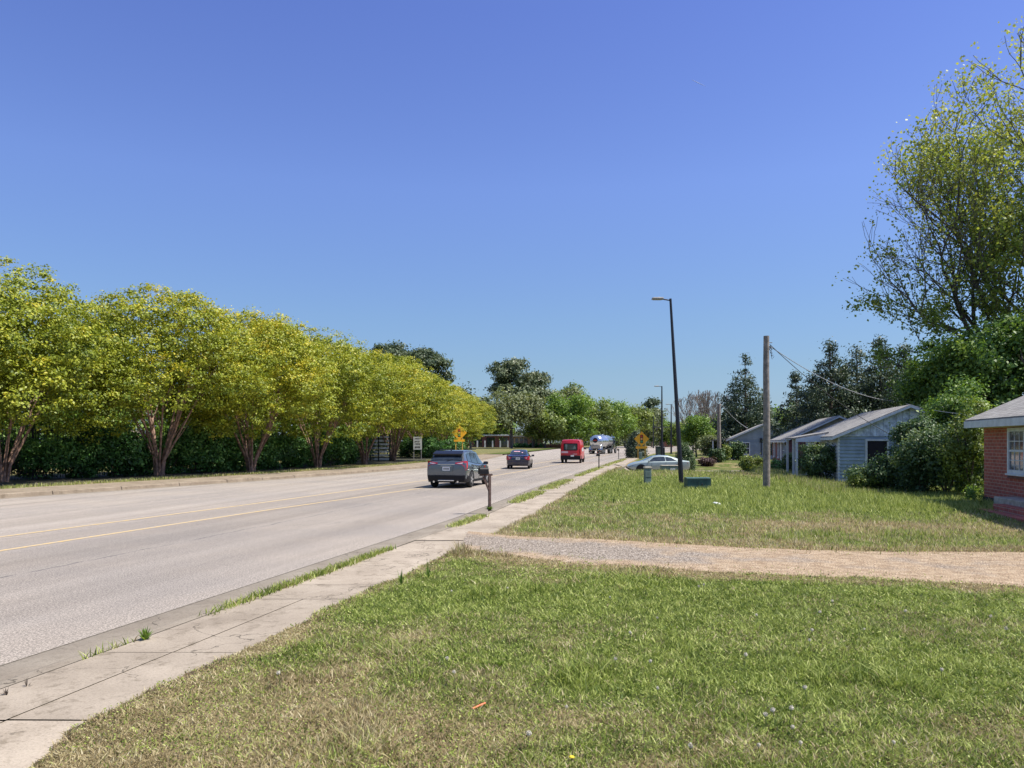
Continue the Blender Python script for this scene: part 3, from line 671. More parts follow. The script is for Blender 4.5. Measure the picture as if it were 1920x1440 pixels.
# --- dark hedge shrubs behind them
def make_bush(name, R, H, leafm, seed, n, leaf, cr=.4, cat='shrub', thick=.25, nb=7, flat=.8, stems=True, aspect=.6, up=.3):
    r = random.Random(seed); e = empty(name, (0, 0, 0)); bl = [(0, 0, H*.48, R*.85, R*.85, H*.48)]
    for k in range(nb):
        a = k*2.4; q = R*r.uniform(.4, .68); s = R*r.uniform(.28, .45); bl.append((math.cos(a)*q, math.sin(a)*q, H*r.uniform(.25, .78), s, s, s*min(1.2, H/(2*R))))
    link('foliage', crown_mesh('foliage', bl, n, leaf, seed, cr, aspect, thick=thick, flat=flat, up=up), leafm, e)
    if stems:
        mb = MB()
        for k in range(5):
            a = k*1.3; mb.tube([(0, 0, -.1), (math.cos(a)*R*.25, math.sin(a)*R*.25, H*.4), (math.cos(a)*R*.5, math.sin(a)*R*.5, H*.75)], [.04, .03, .01], 5)
        mb.build('stem', M['bark'], e)
    return e
hb = [make_bush('hedge_shrub', 1.75, 2.55, M['hedge'], s, 8500, .16, .42, thick=.3) for s in (11, 12, 13)]
hl = ['dark green shrub at the far left behind the first thick-stemmed tree', 'dark green shrub just right of the first thick-stemmed tree', 'rounded dark shrub below the iron pickets, left part of the hedge', 'dark shrub in front of the iron pickets, middle of the first gap between trees',
      'dark shrub just left of the fan-stemmed tree', 'dark shrub directly behind the fan-stemmed tree', 'leafy dark shrub right of the fan-stemmed tree', 'leafy shrub just left of the tan brick pillar', 'dark shrub in front of the tan brick pillar',
      'dark shrub left of the third tree of the row', 'bright-tipped shrub right of the third tree of the row', 'dark shrub between the third and fourth trees of the row', 'dark shrub behind the slender leaning stem', 'dark shrub right of the slender leaning stem', 'shrub left of the white slatted gate',
      'low dark shrub at the foot of the white slatted gate', 'dark shrub behind the stout trunk by the gate', 'shrub between the stout trunk and the white road sign', 'round bright green shrub just right of the white road sign', 'dark shrub below the left yellow warning sign']
hp = [(-30, 38.5), (75, 39.5), (150, 41), (215, 42.5), (262, 44), (318, 46), (362, 47.5), (402, 49), (440, 51), (478, 53), (512, 55), (548, 57.5), (580, 60), (618, 63), (650, 67), (664, 73), (766, 93), (806, 96), (806, 90), (850, 100)]
used = set(); hr = random.Random(4)
for k, (u, y) in enumerate(hp):
    x = X(u, y); i = k % 3; sc = hr.uniform(.9, 1.1); z3 = sc*hr.uniform(.92, 1.08)
    if i not in used: used.add(i); o = hb[i]; o.location = (x, y, .15); o.scale = (sc, sc, z3)
    else: o = dup(hb[i], (x, y, .15), hr.uniform(0, 6), (sc, sc, z3))
    tag(o, hl[k], 'shrub', 'dark shrubs forming the hedge on the far side of the road')
# --- iron fence behind the hedge, brick pillars, slatted gate
fp = [P(-120, 903, .15)]; fence = empty('iron_fence', (0, 0, 0), 0, 'black iron picket fence running behind the dark hedge on the far side of the road', 'fence')
fy = np.arange(34, 82, 2.4)
for a, b in zip(fy[:-1], fy[1:]):
    xa, xb = ledge(a)-10.3+.02*a, ledge(b)-10.3+.02*b; mb = MB(); n = 17
    for k in range(1, n):
        t = k/n; x, y = xa+(xb-xa)*t, a+(b-a)*t; mb.box(x-.011, x+.011, y-.011, y+.011, .2, 2.85); mb.add([(x-.016, y, 2.85), (x+.016, y, 2.85), (x, y, 2.95)], [(0, 1, 2)])
    for zz in (.5, 2.1, 2.65): mb.tube([(xa, a, zz), (xb, b, zz)], .02, 4)
    mb.build('picket_panel', M['iron'], fence)
    MB().box(xa-.04, xa+.04, a-.04, a+.04, 0, 3.0).ball((xa, a, 3.03), .06, 8, 6).build('post', M['iron'], fence)
for u, y, lb in ((421, 52.5, 'tan brick gate pillar with stone cap above the hedge, between the second and third trees'), (150, 44.5, 'tan brick pillar with stone cap mostly hidden by the hedge, left of the fan-stemmed tree')):
    x = ledge(y)-10.3+.02*y if u < 200 else X(u, y); e = empty('brick_pillar', (x, y, .15), -A, lb, 'pillar')
    MB().box(-.3, .3, -.3, .3, 0, 2.42).build('shaft', M['brickt'], e)
    MB().cbox((0, 0, 2.47), (.78, .78, .1), .02).add([(-.32, -.32, 2.52), (.32, -.32, 2.52), (.32, .32, 2.52), (-.32, .32, 2.52), (0, 0, 2.66)], [(0, 1, 4), (1, 2, 4), (2, 3, 4), (3, 0, 4)]).build('cap', M['stone'], e)
x = X(708, 76); e = empty('slatted_gate', (x, 76, .15), 0, 'white slatted gate seen through the gap in the hedge', 'gate')
for k in range(7):
    if k < 7: MB().box(-1.15, 1.15, -.02, .02, .15+k*.36, .34+k*.36).build('slat', M['white'], e)
for xx in (-1.2, 0.1, 1.2): MB().box(xx-.05, xx+.05, -.045, .045, 0, 2.75).build('upright', M['iron'], e)

# --- trees beyond the hedge (left)
back = [(-60, 58, 9), (60, 60, 8.4), (170, 62, 9), (270, 66, 8.4), (370, 70, 8.6), (450, 74, 9), (530, 80, 8.6), (610, 88, 9), (680, 98, 9), (760, 112, 9.5), (830, 128, 9)]
for k, (u, y, H) in enumerate(back):
    lb = 'bright green tree glimpsed beyond the hedge, ' + ['at the left edge of the view', 'behind the first thick-stemmed tree', 'above the iron pickets', 'left of the fan-stemmed tree', 'right of the fan-stemmed tree', 'above the tan brick pillar', 'behind the third tree of the row', 'behind the slender leaning stem', 'left of the white slatted gate', 'behind the white road sign', 'behind the left yellow warning sign'][k]
    if k < 3: o = round_tree('garden_tree', X(u, y), y, H, 4.6, M['oakg'], lb, 'garden trees beyond the hedge', 40+k, 6000, .34, .9, .06); back[k] = o
    else:
        s = back[k % 3]; o = dup(s, (X(u, y), y, .1), k*1.1, (y/62., y/75., H/9.), lb)
    tag(o, cat='tree')
# --- tall pines
def pine(x, y, H, R, label, seed, group='tall pines rising behind the tree line', n=9000, top=.42, leaf=.55, cr=1.5):
    r = random.Random(seed); e = empty('pine_tree', (x, y, 0), 0, label, 'tree', group); bl = []
    mb = MB(); mb.tube([(0, 0, 0), (.1, 0, H*.4), (-.1, .1, H*.75), (0, 0, H*.96)], [H*.02, H*.016, H*.01, .05], 7)
    for k in range(15):
        a = k*2.4+r.uniform(-.4, .4); t = r.uniform(0, 1); z = H*(1-top)+H*top*t*.93; q = R*(1-t**1.7*.75)*r.uniform(.45, .85); s = R*r.uniform(.26, .4)
        c = Vector((math.cos(a)*q, math.sin(a)*q, z)); bl.append((c.x, c.y, c.z, s, s, s*.55))
        mb.tube([(0, 0, z-H*.05), c*.5+Vector((0, 0, c.z*.5-H*.01)), c], [H*.006, H*.005, .04], 5)
    bl.append((0, 0, H*.94, R*.35, R*.35, H*.055))
    link('crown', crown_mesh('crown', bl, n, leaf, seed, cr, .5, thick=.5, flat=.55), M['pine'], e); mb.build('trunk', M['bark'], e, 50)
    return e
pine(X(488, 96), 96, Zh(606, 96), 4.4, 'dark pine top peeking over the myrtle row at the left', 61, n=5000)
pine(X(608, 118), 118, Zh(640, 118), 4.6, 'dark pine top over the middle of the myrtle row', 62, n=5000)
pine(X(722, 150), 150, Zh(648, 150), 5.4, 'left of the twin broad pines behind the myrtle row', 63, n=9000, top=.35)
pine(X(738, 158), 158, Zh(645, 158), 5.0, 'middle one of the broad pines behind the myrtle row', 67, n=9000, top=.38)
pine(X(798, 150), 150, Zh(652, 150), 5.6, 'right of the twin broad pines behind the myrtle row', 64, n=9000, top=.4)
pine(X(958, 250), 250, Zh(676, 250), 9.5, 'tallest pine in the middle distance with an irregular dark crown', 65, n=15000, leaf=.8, cr=2.0, top=.5)
pine(X(1000, 262), 262, Zh(702, 262), 9, 'shorter pine leaning out right of the tallest pine', 68, n=7000, leaf=.8, cr=2.0)
pine(X(1222, 330), 330, Zh(750, 330), 5.5, 'small rounded pine top left of the second lamp post', 66, n=3500, leaf=.9, cr=2)
# --- far deciduous trees across the end of the road
far = [  # u, Z, top v, R, material, label, leaf
 (882, 215, 722, 6, 'pine', 'dark tree top between the myrtle row and the tallest pine'),
 (960, 226, 722, 10.5, 'oakd', 'grey-green oak with low spreading limbs on the corner lawn below the tallest pine'),
 (1032, 262, 718, 9, 'oakd', 'sparse grey-green tree right of the tallest pine'),
 (1072, 272, 712, 8, 'oak', 'tall thin-topped tree above the red van'),
 (1022, 240, 768, 8, 'oak', 'lower leafy tree left of the red van, by the far houses'),
 (1066, 246, 738, 9, 'oakg', 'bright green rounded tree behind the red van'),
 (1108, 262, 742, 10, 'oak', 'wide spring-green tree left of the tanker lorry'),
 (1140, 270, 746, 10, 'oakg', 'rounded green tree directly above the tanker lorry'),
 (1172, 282, 758, 9.5, 'oak', 'spring-green tree between the tanker and the right yellow sign'),
 (1205, 300, 764, 9.5, 'oakd', 'dull green tree rising behind the right yellow sign'),
 (1238, 310, 782, 9, 'oakg', 'lower green tree behind the second lamp post'),
 (1272, 318, 790, 9, 'oak', 'green tree top just left of the near lamp post base, far away'),
 (1300, 240, 792, 8, 'oak', 'green tree far behind the near lamp post on its right'),
 (925, 290, 775, 8, 'oakg', 'green tree behind the low brick building'),
 (1336, 200, 785, 8, 'oakg', 'green tree behind the slate-blue house on its left'),
 (1480, 150, 762, 7, 'oakg', 'light green tree between the tall cedar and the cedar group'),
 (1450, 170, 778, 8, 'oak', 'low green tree just right of the wooden utility pole, far behind'),
]
for k, (u, y, v, R, mm, lb) in enumerate(far):
    H = Zh(v, y); round_tree('shade_tree', X(u, y), y, H, R*(1.05 if R > 7 else 1), M[mm], lb, 'trees closing the end of the road', 80+k, 9500, .75 if y > 180 else .6, 1.7, .16 if k != 1 else .24, 'barkg', nb=11, th=.5, r0=.3)
o = link('far_woods', crown_mesh('far_woods', [(X(u_, 400), 400+10*math.sin(u_), 3.5, 13, 6, 5.5+2*math.sin(u_*.05)) for u_ in range(820, 1520, 28)], 26000, 1.1, 99, 2.4, thick=.4), M['oakd']); tag(o, kind='stuff')
# --- columnar evergreens, young tree, bare trees
def evergreen(name, x, y, H, R, label, seed, n, mm='cedar', leaf=.12, group=None, cone=.6):
    r = random.Random(seed); z = gz(x, y); e = empty(name, (x, y, z), 0, label, 'tree', group); bl = []
    for k in range(9):
        t = k/8; bl.append((r.uniform(-.1, .1)*R, r.uniform(-.1, .1)*R, H*(.08+.84*t), R*(1-cone*t**1.6), R*(1-cone*t**1.6), H*.11))
    link('crown', crown_mesh('crown', bl, n, leaf, seed, R*.28, .5, thick=.2, flat=1.3, up=.5), M[mm], e)
    MB().tube([(0, 0, -.1), (0, 0, H*.8)], [R*.12, .02], 6).build('trunk', M['bark'], e); return e
evergreen('arborvitae', X(1194, 96), 96, Zh(812, 96), 1.3, 'dark columnar evergreen right behind the right yellow sign', 101, 14000, leaf=.17)
evergreen('arborvitae', X(1284, 63), 63, 2.35, .85, 'small conical evergreen hidden behind the near lamp post', 102, 14000, 'shrub', .12)
def cedar(x, y, H, R, label, seed, n=9000, leaf=.22, group='dark conifers behind the houses', sparse=1.0, mm='cedar', rows=13):
    r = random.Random(seed); e = empty('cedar_tree', (x, y, 0), 0, label, 'tree', group); bl = []; mb = MB()
    mb.tube([(0, 0, 0), (.1, 0, H*.5), (0, 0, H*.98)], [H*.018, H*.012, .03], 7)
    for k in range(rows):
        t = k/(rows-1)
        for j in range(5):
            a = k*1.3+j*1.257+r.uniform(-.25, .25); q = R*(1-t)**.75*r.uniform(.55, 1.0)+.12; z = H*(.12+.86*t)+r.uniform(-.2, .2)
            c = Vector((math.cos(a)*q*.72, math.sin(a)*q*.72, z+q*.12)); s = max(.34, q*.46); bl.append((c.x, c.y, c.z, s*1.1, s*1.1, s*.45*sparse))
            mb.tube([(0, 0, z-q*.1), c], [.05, .02], 4)
    for k in range(4): bl.append((r.uniform(-.1, .1), r.uniform(-.1, .1), H*(.93+.02*k), .22, .22, .3))
    link('crown', crown_mesh('crown', bl, n, leaf, seed, max(.35, R*.15), .4, thick=.55, flat=.8, up=.2), M[mm], e); mb.build('trunk', M['bark'], e, 50); return e
cedar(X(1397, 110), 110, Zh(668, 110), 4.9, 'tall pointed cedar standing alone behind the slate-blue house', 111, 13000, .38, sparse=1.0)
cedar(X(1368, 118), 118, Zh(752, 118), 4.6, 'lower dark cedar left of the tall pointed one', 112, 7000, .4)
cedar(X(1432, 116), 116, Zh(742, 116), 3.6, 'lower dark cedar right of the tall pointed one', 118, 5000, .4)
cedar(X(1492, 76), 76, Zh(700, 76), 2.6, 'small pointed cedar at the left end of the dark group', 113, 9000, .26)
cedar(X(1556, 64), 64, Zh(646, 64), 4.2, 'broad dark cedar behind the ridge of the second house', 114, 26000, .24)
cedar(X(1606, 68), 68, Zh(650, 68), 4.4, 'dark cedar in the middle of the group behind the weathered house', 115, 24000, .24)
cedar(X(1650, 64), 64, Zh(638, 64), 4.0, 'tallest dark cedar of the group behind the weathered house', 116, 26000, .24)
cedar(X(1694, 66), 66, Zh(652, 66), 4.0, 'dark cedar at the right end of the group, beside the bright green tree', 117, 20000, .24)
cedar(X(1524, 72), 72, Zh(732, 72), 3.0, 'low dark cedar between the small pointed one and the broad one', 119, 14000, .26)

ENV = None
def grow(mb, tips, r, p, d, L, rad, depth, spread=.5, upb=.18, nseg=3, kids=(2, 3), minr=.008, sides=5, shrink=(.68, .82)):
    q = [p]; dd = d.normalized(); rr = [rad]
    for s in range(nseg):
        dd = (dd+Vector((r.gauss(0, .13), r.gauss(0, .13), r.gauss(0, .1)+upb*.3))).normalized(); q.append(q[-1]+dd*(L/nseg)); rr.append(max(minr, rad*(1-.32*(s+1)/nseg)))
    mb.tube(q, rr, sides if rad > .03 else 4, cap=False)
    if depth <= 2: tips += [(q[-1], depth), (q[-2], depth)]
    if depth == 0: return
    if ENV and (q[-1].x/ENV[0])**2+(q[-1].y/ENV[0])**2+((q[-1].z-ENV[1])/ENV[2])**2 > 1: tips += [(q[-1], 1)]; depth = 1
    for k in range(r.choice(kids)):
        a = r.uniform(0, 2*math.pi); o = dd.orthogonal().normalized(); o2 = dd.cross(o); v = (dd+(o*math.cos(a)+o2*math.sin(a))*r.uniform(spread*.6, spread*1.2)+Vector((0, 0, upb))).normalized()
        grow(mb, tips, r, q[-1], v, L*r.uniform(*shrink), rr[-1]*.78, depth-1, spread, upb, nseg, kids, minr, sides, shrink)
    if depth > 1:
        for k in range(r.choice((1, 2))):
            i = r.randint(1, nseg-1); a = r.uniform(0, 2*math.pi); o = dd.orthogonal().normalized(); o2 = dd.cross(o)
            v = (dd+(o*math.cos(a)+o2*math.sin(a))*spread*1.7+Vector((0, 0, upb))).normalized()
            grow(mb, tips, r, q[i], v, L*.62, rr[i]*.5, depth-2, spread, upb, nseg, kids, minr, sides, shrink)
# big airy tree behind the brick house
def big_tree():
    r = random.Random(21); x, y = X(1948, 50), 50.0; e = empty('maple_tree', (x, y, 0), 0, 'very tall half-leafed tree with bare outer twigs behind the red brick house', 'tree')
    mb = MB(); tips = []
    base = [Vector((0, 0, -.2)), Vector((.1, 0, 3)), Vector((-.1, .1, 6))]; mb.tube(base, [.5, .42, .36], 10)
    mains = [((-.95, -.2, 1.0), 5.0, .17, 2.9), ((-.6, .3, 1.3), 5.4, .19, 4.0), ((-.35, -.5, 1.6), 5.2, .20, 5.5), ((-.16, .1, 2.2), 6.2, .24, 6.0), ((.25, .2, 2), 6.0, .22, 6.0), ((.7, -.3, 1.4), 5.2, .2, 5), ((-.75, -.6, 1.25), 5.2, .18, 5.0), ((.5, -.8, 1.2), 4.8, .17, 4.5), ((-.8, .2, .95), 4.4, .16, 7.2), ((-.35, -.2, 1.2), 4.6, .16, 7.8), ((-.9, .1, .75), 4.2, .15, 5.6), ((-.7, -.9, .9), 4.2, .15, 6)]
    global ENV; ENV = (8.5, 12.8, 8.6)
    for d, L, rad, z0 in mains:
        grow(mb, tips, r, Vector((-.05, .05, z0)), Vector(d), L, rad, 5, .50, .12, 4, (2, 3, 3), .009, 6, (.66, .80))
    ENV = None; mb.build('trunk', M['barkg'], e, 60)
    rr = np.random.default_rng(4); q_ = np.array([[t[0].x, t[0].z] for t in tips]); print('maple extent u', 960+1450*(34+q_[:, 0].min()*1.22)/50, 'top v', 829-(q_[:, 1].max()*1.25-2.05)*29); C = []
    for p, dp in tips:
        # outer left twigs are still bare, the rest carries leaf clusters
        bare = (p.x < -5.4 and 10 < p.z < 16.5 and rr.random() < .8)
        k = 0 if bare else int(rr.integers(6, 15))*(1.15 if p.z < 14 else .75)
        if p.z < 10: k *= 2.0
        k = int(k)
        if k: C.append(np.array(p)[None]+rr.normal(size=(k, 3))*.27)
    C = np.concatenate(C); n = len(C)
    if n > 260000: C = C[rr.choice(n, 260000, replace=False)]; n = len(C)
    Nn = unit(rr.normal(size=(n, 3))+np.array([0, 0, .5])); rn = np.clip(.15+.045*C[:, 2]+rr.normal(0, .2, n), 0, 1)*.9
    V, F_, r4 = leaves(C, Nn, (.16*(.6+.8*rr.random(n))), .75, rr, rn)
    e.scale = (1.2, 1.2, 1.15); link('crown', np_mesh('crown', V, F_, {'rnd': r4}), M['tallt'], e); print('big tree tips', len(tips), 'leaves', n)
big_tree()
def bare_tree(u, y, v, label, seed, leafm=None):
    r = random.Random(seed); H = Zh(v, y); e = empty('bare_tree', (X(u, y), y, 0), 0, label, 'tree', 'bare trees left of the tall cedar'); mb = MB(); tips = []
    mb.tube([(0, 0, 0), (0, 0, H*.2)], [.22, .18], 7)
    for k in range(7):
        a = k*.9; grow(mb, tips, r, Vector((0, 0, H*.2)), Vector((math.cos(a)*.5, math.sin(a)*.5, 1)), H*.25, .12, 4, .42, .25, 3, (2, 3), .03, 5)
    mb.build('trunk', M['blossom'] if leafm is None else M['barkg'], e, 60)
bare_tree(1300, 135, 735, 'leafless pale twiggy tree above the young green tree', 31)
bare_tree(1330, 128, 728, 'leafless pale twiggy tree touching the left side of the tall cedar', 32)
round_tree('young_tree', X(1306, 98), 98, Zh(775, 98), 2.3, M['oakg'], 'young light green tree on the lawn just right of the near lamp post', None, 121, 7500, .24, .55, .2, 'barkg', nb=9, th=.4)
round_tree('young_tree', X(1330, 92), 92, Zh(818, 92), 1.7, M['oakd'], 'small grey-green bushy tree left of the short wooden pole', None, 122, 3500, .2, .45, .02, 'barkg')
# deciduous mass to the right
round_tree('shade_tree', X(1765, 44), 44, Zh(622, 44), 2.7, M['oakg'], 'bright mid-green tree behind the weathered house gable', 'leafy trees behind the brick house', 131, 24000, .19, .6, .10, nb=12, th=.3)
round_tree('shade_tree', X(1850, 42), 42, Zh(600, 42), 3.6, M['green'], 'dark green leafy tree between the gable and the brick house', 'leafy trees behind the brick house', 132, 22000, .2, .65, .08, nb=12, th=.3)
round_tree('shade_tree', X(1950, 40), 40, Zh(560, 40), 4.2, M['green'], 'dense green tree behind the brick roof at the right edge', 'leafy trees behind the brick house', 133, 20000, .22, .7, .08, nb=12, th=.3)
round_tree('shade_tree', X(1800, 50), 50, Zh(700, 50), 4.4, M['hedge'], 'low dark tree at the back between the two right houses', 'leafy trees behind the brick house', 134, 12000, .25, .7, .03, nb=9)
# --- bushes on the right
def bush_at(name, u, y, R, H, mm, label, seed, n, leaf, cr=.3, zoff=0, **k):
    e = make_bush(name, R, H, M[mm], seed, n, leaf, cr, **k); x = X(u, y); e.location = (x, y, gz(x, y)+zoff); return tag(e, label, 'bush')
bush_at('overgrown_bush', 1775, 28.5, 1.75, 2.75, 'shrub', 'big dark overgrown bush against the far corner of the brick house', 141, 17000, .105, .3, nb=10, thick=.35)
bush_at('overgrown_bush', 1722, 30.5, .95, 3.15, 'shrub', 'big overgrown bush right of the gable wall window', 142, 14000, .10, .3, nb=10, thick=.35)
bush_at('overgrown_bush', 1642, 31.2, 1.25, 1.0, 'shrub', 'low spreading part of overgrown growth at the foot of the gable wall', 143, 7000, .09, .25, nb=8, thick=.4)
bush_at('overgrown_bush', 1672, 30.6, .8, 1.75, 'shrub', 'bush reaching up over the lower half of the gable window', 149, 6000, .10, .25, nb=8, thick=.4)
bush_at('overgrown_bush', 1728, 29.0, 1.2, 1.9, 'shrub', 'rounded bush in front, between the low spreading one and the tallest', 147, 8000, .09, .25, nb=8, thick=.4)
bush_at('overgrown_bush', 1815, 27.0, .85, 3.7, 'shruby', 'tall yellowish-green bush climbing beside the brick house corner', 144, 8000, .10, .28, nb=8, thick=.4)
bush_at('overgrown_bush', 1772, 33.5, 1.6, 3.9, 'shrub', 'vine-covered thicket climbing over the right slope of the gable', 145, 12000, .12, .35, nb=9, thick=.4)
bush_at('overgrown_bush', 1806, 33, 1.75, 5.0, 'green', 'tall mid-green thicket filling the gap between the gable and the brick house', 150, 20000, .13, .4, nb=12, thick=.4)
bush_at('weed_clump', 1622, 31.0, .75, .6, 'shruby', 'pale yellow-green weeds sprawling at the foot of the gable wall', 146, 2500, .09, .2, thick=.6, stems=False)
bush_at('weed_clump', 1830, 24.8, .35, .55, 'green', 'green weeds at the corner of the brick house', 148, 900, .07, .15, thick=.6, stems=False)
bush_at('rounded_shrub', 1537, 38.6, .98, 2.0, 'shrub', 'dense dark shrub beside the white porch posts of the weathered house', 151, 9000, .10, .26)
bush_at('rounded_shrub', 1411, 57.0, .95, 1.55, 'shruby', 'round yellow-green shrub by the driveway left of the wooden pole', 152, 5000, .13, .3)
bush_at('rounded_shrub', 1380, 84, 1.0, 2.0, 'shrub', 'dark green shrub below the window of the slate-blue house', 153, 3500, .2, .35)
bush_at('rounded_shrub', 1362, 83, .5, 1.8, 'shruby', 'narrow yellow-tipped shrub at the corner of the slate-blue house', 154, 1500, .18, .3)
bush_at('rounded_shrub', 1326, 76, .8, .85, 'red', 'low dark reddish shrub left of the short wooden pole', 155, 2200, .16, .3)
bush_at('rounded_shrub', 1462, 54, .9, 1.1, 'hedge', 'dark low shrub at the foot of the brick side wall', 156, 3500, .12, .3, zoff=0)
bush_at('rounded_shrub', 1484, 47, .55, 1.4, 'shrub', 'shrub growing behind the white porch posts', 157, 2500, .12, .25)
bush_at('rounded_shrub', 1344, 80, .9, 1.5, 'shrub', 'dark shrub behind the short wooden pole', 158, 2500, .18, .3)

# ------------------------------------------------------------------ houses
def siding(mb, p0, d, L, z0, z1, nrm, lap=.17, out=.045):
    """horizontal lap boards along d from p0"""
    p0 = Vector(p0); d = Vector(d); n = Vector(nrm); z = z0
    while z < z1-1e-3:
        t = min(z+lap, z1); a = p0+Vector((0, 0, z+.028)); b = a+d*L; c = p0+d*L+Vector((0, 0, t)); e = p0+Vector((0, 0, t))
        mb.add([a+n*out, b+n*out, c+n*.004, e+n*.004, a, b], [(0, 1, 2, 3), (4, 5, 1, 0)]); z = t
def window(parent, o, d, nrm, w_, z0, z1, cols=2, rows=4, frame=.09, fm='wtrim', gm='glassb', name='window', open_dark=False):
    """o: lower-left corner on the wall line (z ignored), d along the wall, nrm outward"""
    o = Vector((o[0], o[1], 0)); d = Vector(d); n = Vector(nrm)
    def bx(mb, s0, s1, a, b, e0, e1):
        q = [o+d*s0+Vector((0, 0, a)), o+d*s1+Vector((0, 0, a)), o+d*s1+Vector((0, 0, b)), o+d*s0+Vector((0, 0, b))]
        mb.slab([p+n*e0 for p in q], n*(e1-e0))
    f = MB(); bx(f, 0, frame, z0, z1, .01, .10); bx(f, w_-frame, w_, z0, z1, .01, .10); bx(f, frame, w_-frame, z1-frame, z1, .012, .098); bx(f, frame, w_-frame, z0, z0+frame, .012, .098)
    fo = f.build(name, M[fm], parent)
    s = MB(); bx(s, -.04, w_+.04, z0-.05, z0-.002, .01, .14); s.build('sill', M[fm], fo)
    g = MB(); bx(g, frame, w_-frame, z0+frame, z1-frame, .005, .062); g.build('pane', M['dark' if open_dark else gm], fo)
    if not open_dark:
        m = MB(); iw = w_-2*frame; ih = z1-z0-2*frame
        for k in range(1, cols): bx(m, frame+iw*k/cols-.012, frame+iw*k/cols+.012, z0+frame, z1-frame, .064, .076)
        for k in range(1, rows):
            hh = .03 if k*2 == rows else .012; bx(m, frame, w_-frame, z0+frame+ih*k/rows-hh, z0+frame+ih*k/rows+hh, .065, .082)
        m.build('sash', M[fm], fo)
    return fo
def house(name, loc, w_, L, eave, ridge, wall, roofm, label, gablem, side_s=True, gable_s=True, ov=.32, base=-.6, rz=-A, sidem=None, boards=True):
    e = empty(name, loc, rz, label, 'house')
    h = MB(); v = [(0, 0, base), (w_, 0, base), (w_, L, base), (0, L, base), (0, 0, eave), (w_, 0, eave), (w_, L, eave), (0, L, eave)]
    h.add(v, [(0, 1, 5, 4), (1, 2, 6, 5), (2, 3, 7, 6), (3, 0, 4, 7), (3, 2, 1, 0), (4, 5, 6, 7)])
    if gable_s: siding(h, (0, 0, 0), (1, 0, 0), w_, .12, eave-.02, (0, -1, 0))
    h.build('wall', M[wall], e)
    if side_s:
        s = MB(); siding(s, (0, 0, 0), (0, 1, 0), L, .12, eave-.02, (-1, 0, 0)); s.box(-.03, .06, -.03, .06, .1, eave-.01); s.build('side_wall', M[sidem or wall], e)
    for y0, sg in ((0, -1), (L, 1)):
        g = MB()
        if boards:
            n = int(w_/.28)
            for k in range(n):
                a, b = w_*k/n+.006, w_*(k+1)/n-.006; za = eave+(ridge-eave)*(1-abs(a/w_-.5)*2); zb = eave+(ridge-eave)*(1-abs(b/w_-.5)*2)
                yo = y0+sg*(.03+.004*(k % 2)); pts = [(a, y0, eave), (b, y0, eave), (b, y0, zb)]+([(w_/2, y0, ridge)] if a < w_/2 < b else [])+[(a, y0, za)]
                g.slab(pts, (0, sg*(.03+.004*(k % 2)), 0))
            g.box(0, w_, min(y0, y0+sg*.05), max(y0, y0+sg*.05), eave-.03, eave+.03)
        else: g.slab([(0, y0, eave), (w_, y0, eave), (w_/2, y0, ridge)], (0, sg*.02, 0))
        g.build('gable', M[gablem], e)
    sl = (ridge-eave)/(w_/2); r = MB(); th = .07
    for sg in (-1, 1):
        x0 = w_/2; x1 = w_/2+sg*(w_/2+ov); z1 = eave-ov*sl; up = .05
        r.add([(x0, -ov, ridge+up), (x0, L+ov, ridge+up), (x1, L+ov, z1+up), (x1, -ov, z1+up), (x0, -ov, ridge+up+th), (x0, L+ov, ridge+up+th), (x1, L+ov, z1+up+th), (x1, -ov, z1+up+th)],
              [(0, 1, 2, 3), (4, 5, 6, 7), (0, 3, 7, 4), (1, 2, 6, 5), (3, 2, 6, 7)])
    r.build('roof', M[roofm], e)
    f = MB()
    for sg in (-1, 1):
        x1 = w_/2+sg*(w_/2+ov); z1 = eave-ov*sl
        for yy in (-ov-.025, L+ov+.001): f.slab([(w_/2, yy, ridge-.03), (x1, yy, z1-.05), (x1, yy, z1+.08), (w_/2, yy, ridge+.08)], (0, .024, 0))
        f.box(min(x1, x1+sg*.025), max(x1, x1+sg*.025), -ov, L+ov, z1-.07, z1+.06)
    f.build('fascia', M['wtrim'], e)
    return e
# weathered blue and white house
x0, y0 = P(1572, 908); y0 = 37.6; x0 = X(1572, y0)
h1 = house('weathered_house', (x0, y0, 0), 6.3, 10.6, 2.36, 3.72, 'blue', 'roof', 'small weathered house with blue-grey lap siding, pale boarded gable and white porch posts', 'bluew', sidem='sidw')
window(h1, (1.2, 0), (1, 0, 0), (0, -1, 0), 1.05, .95, 2.2, open_dark=True)
window(h1, (0, 3.6), (0, -1, 0), (-1, 0, 0), .9, 1.0, 2.1, 2, 2)
MB().box(3.18, 3.55, -.10, -.055, 2.98, 3.45).build('vent', M['wtrim'], h1)
for k in range(5): pass
po = MB(); po.add([(-1.6, 3.4, 2.22), (.1, 3.4, 2.50), (.1, 8.0, 2.50), (-1.6, 8.0, 2.22), (-1.6, 3.4, 2.30), (.1, 3.4, 2.60), (.1, 8.0, 2.60), (-1.6, 8.0, 2.30)], [(0, 1, 2, 3), (4, 5, 6, 7), (0, 1, 5, 4), (1, 2, 6, 5), (2, 3, 7, 6), (3, 0, 4, 7)]); pr = po.build('porch_roof', M['roof'], h1)
MB().slab([(-1.56, 3.36, 2.06), (-.1, 3.36, 2.06), (-.1, 3.36, 2.48), (-1.56, 3.36, 2.22)], (0, .03, 0)).build('fascia', M['wtrim'], pr)
for a, b in ((-1.5, 3.5), (-1.5, 4.9), (-.98, 3.5), (-1.5, 7.8)): MB().box(a-.06, a+.06, b-.06, b+.06, -.2, 2.2).build('porch_post', M['wtrim'], h1)
MB().box(-1.6, 0, 3.4, 8, -.2, .22).build('porch_floor', M['stone'], h1)
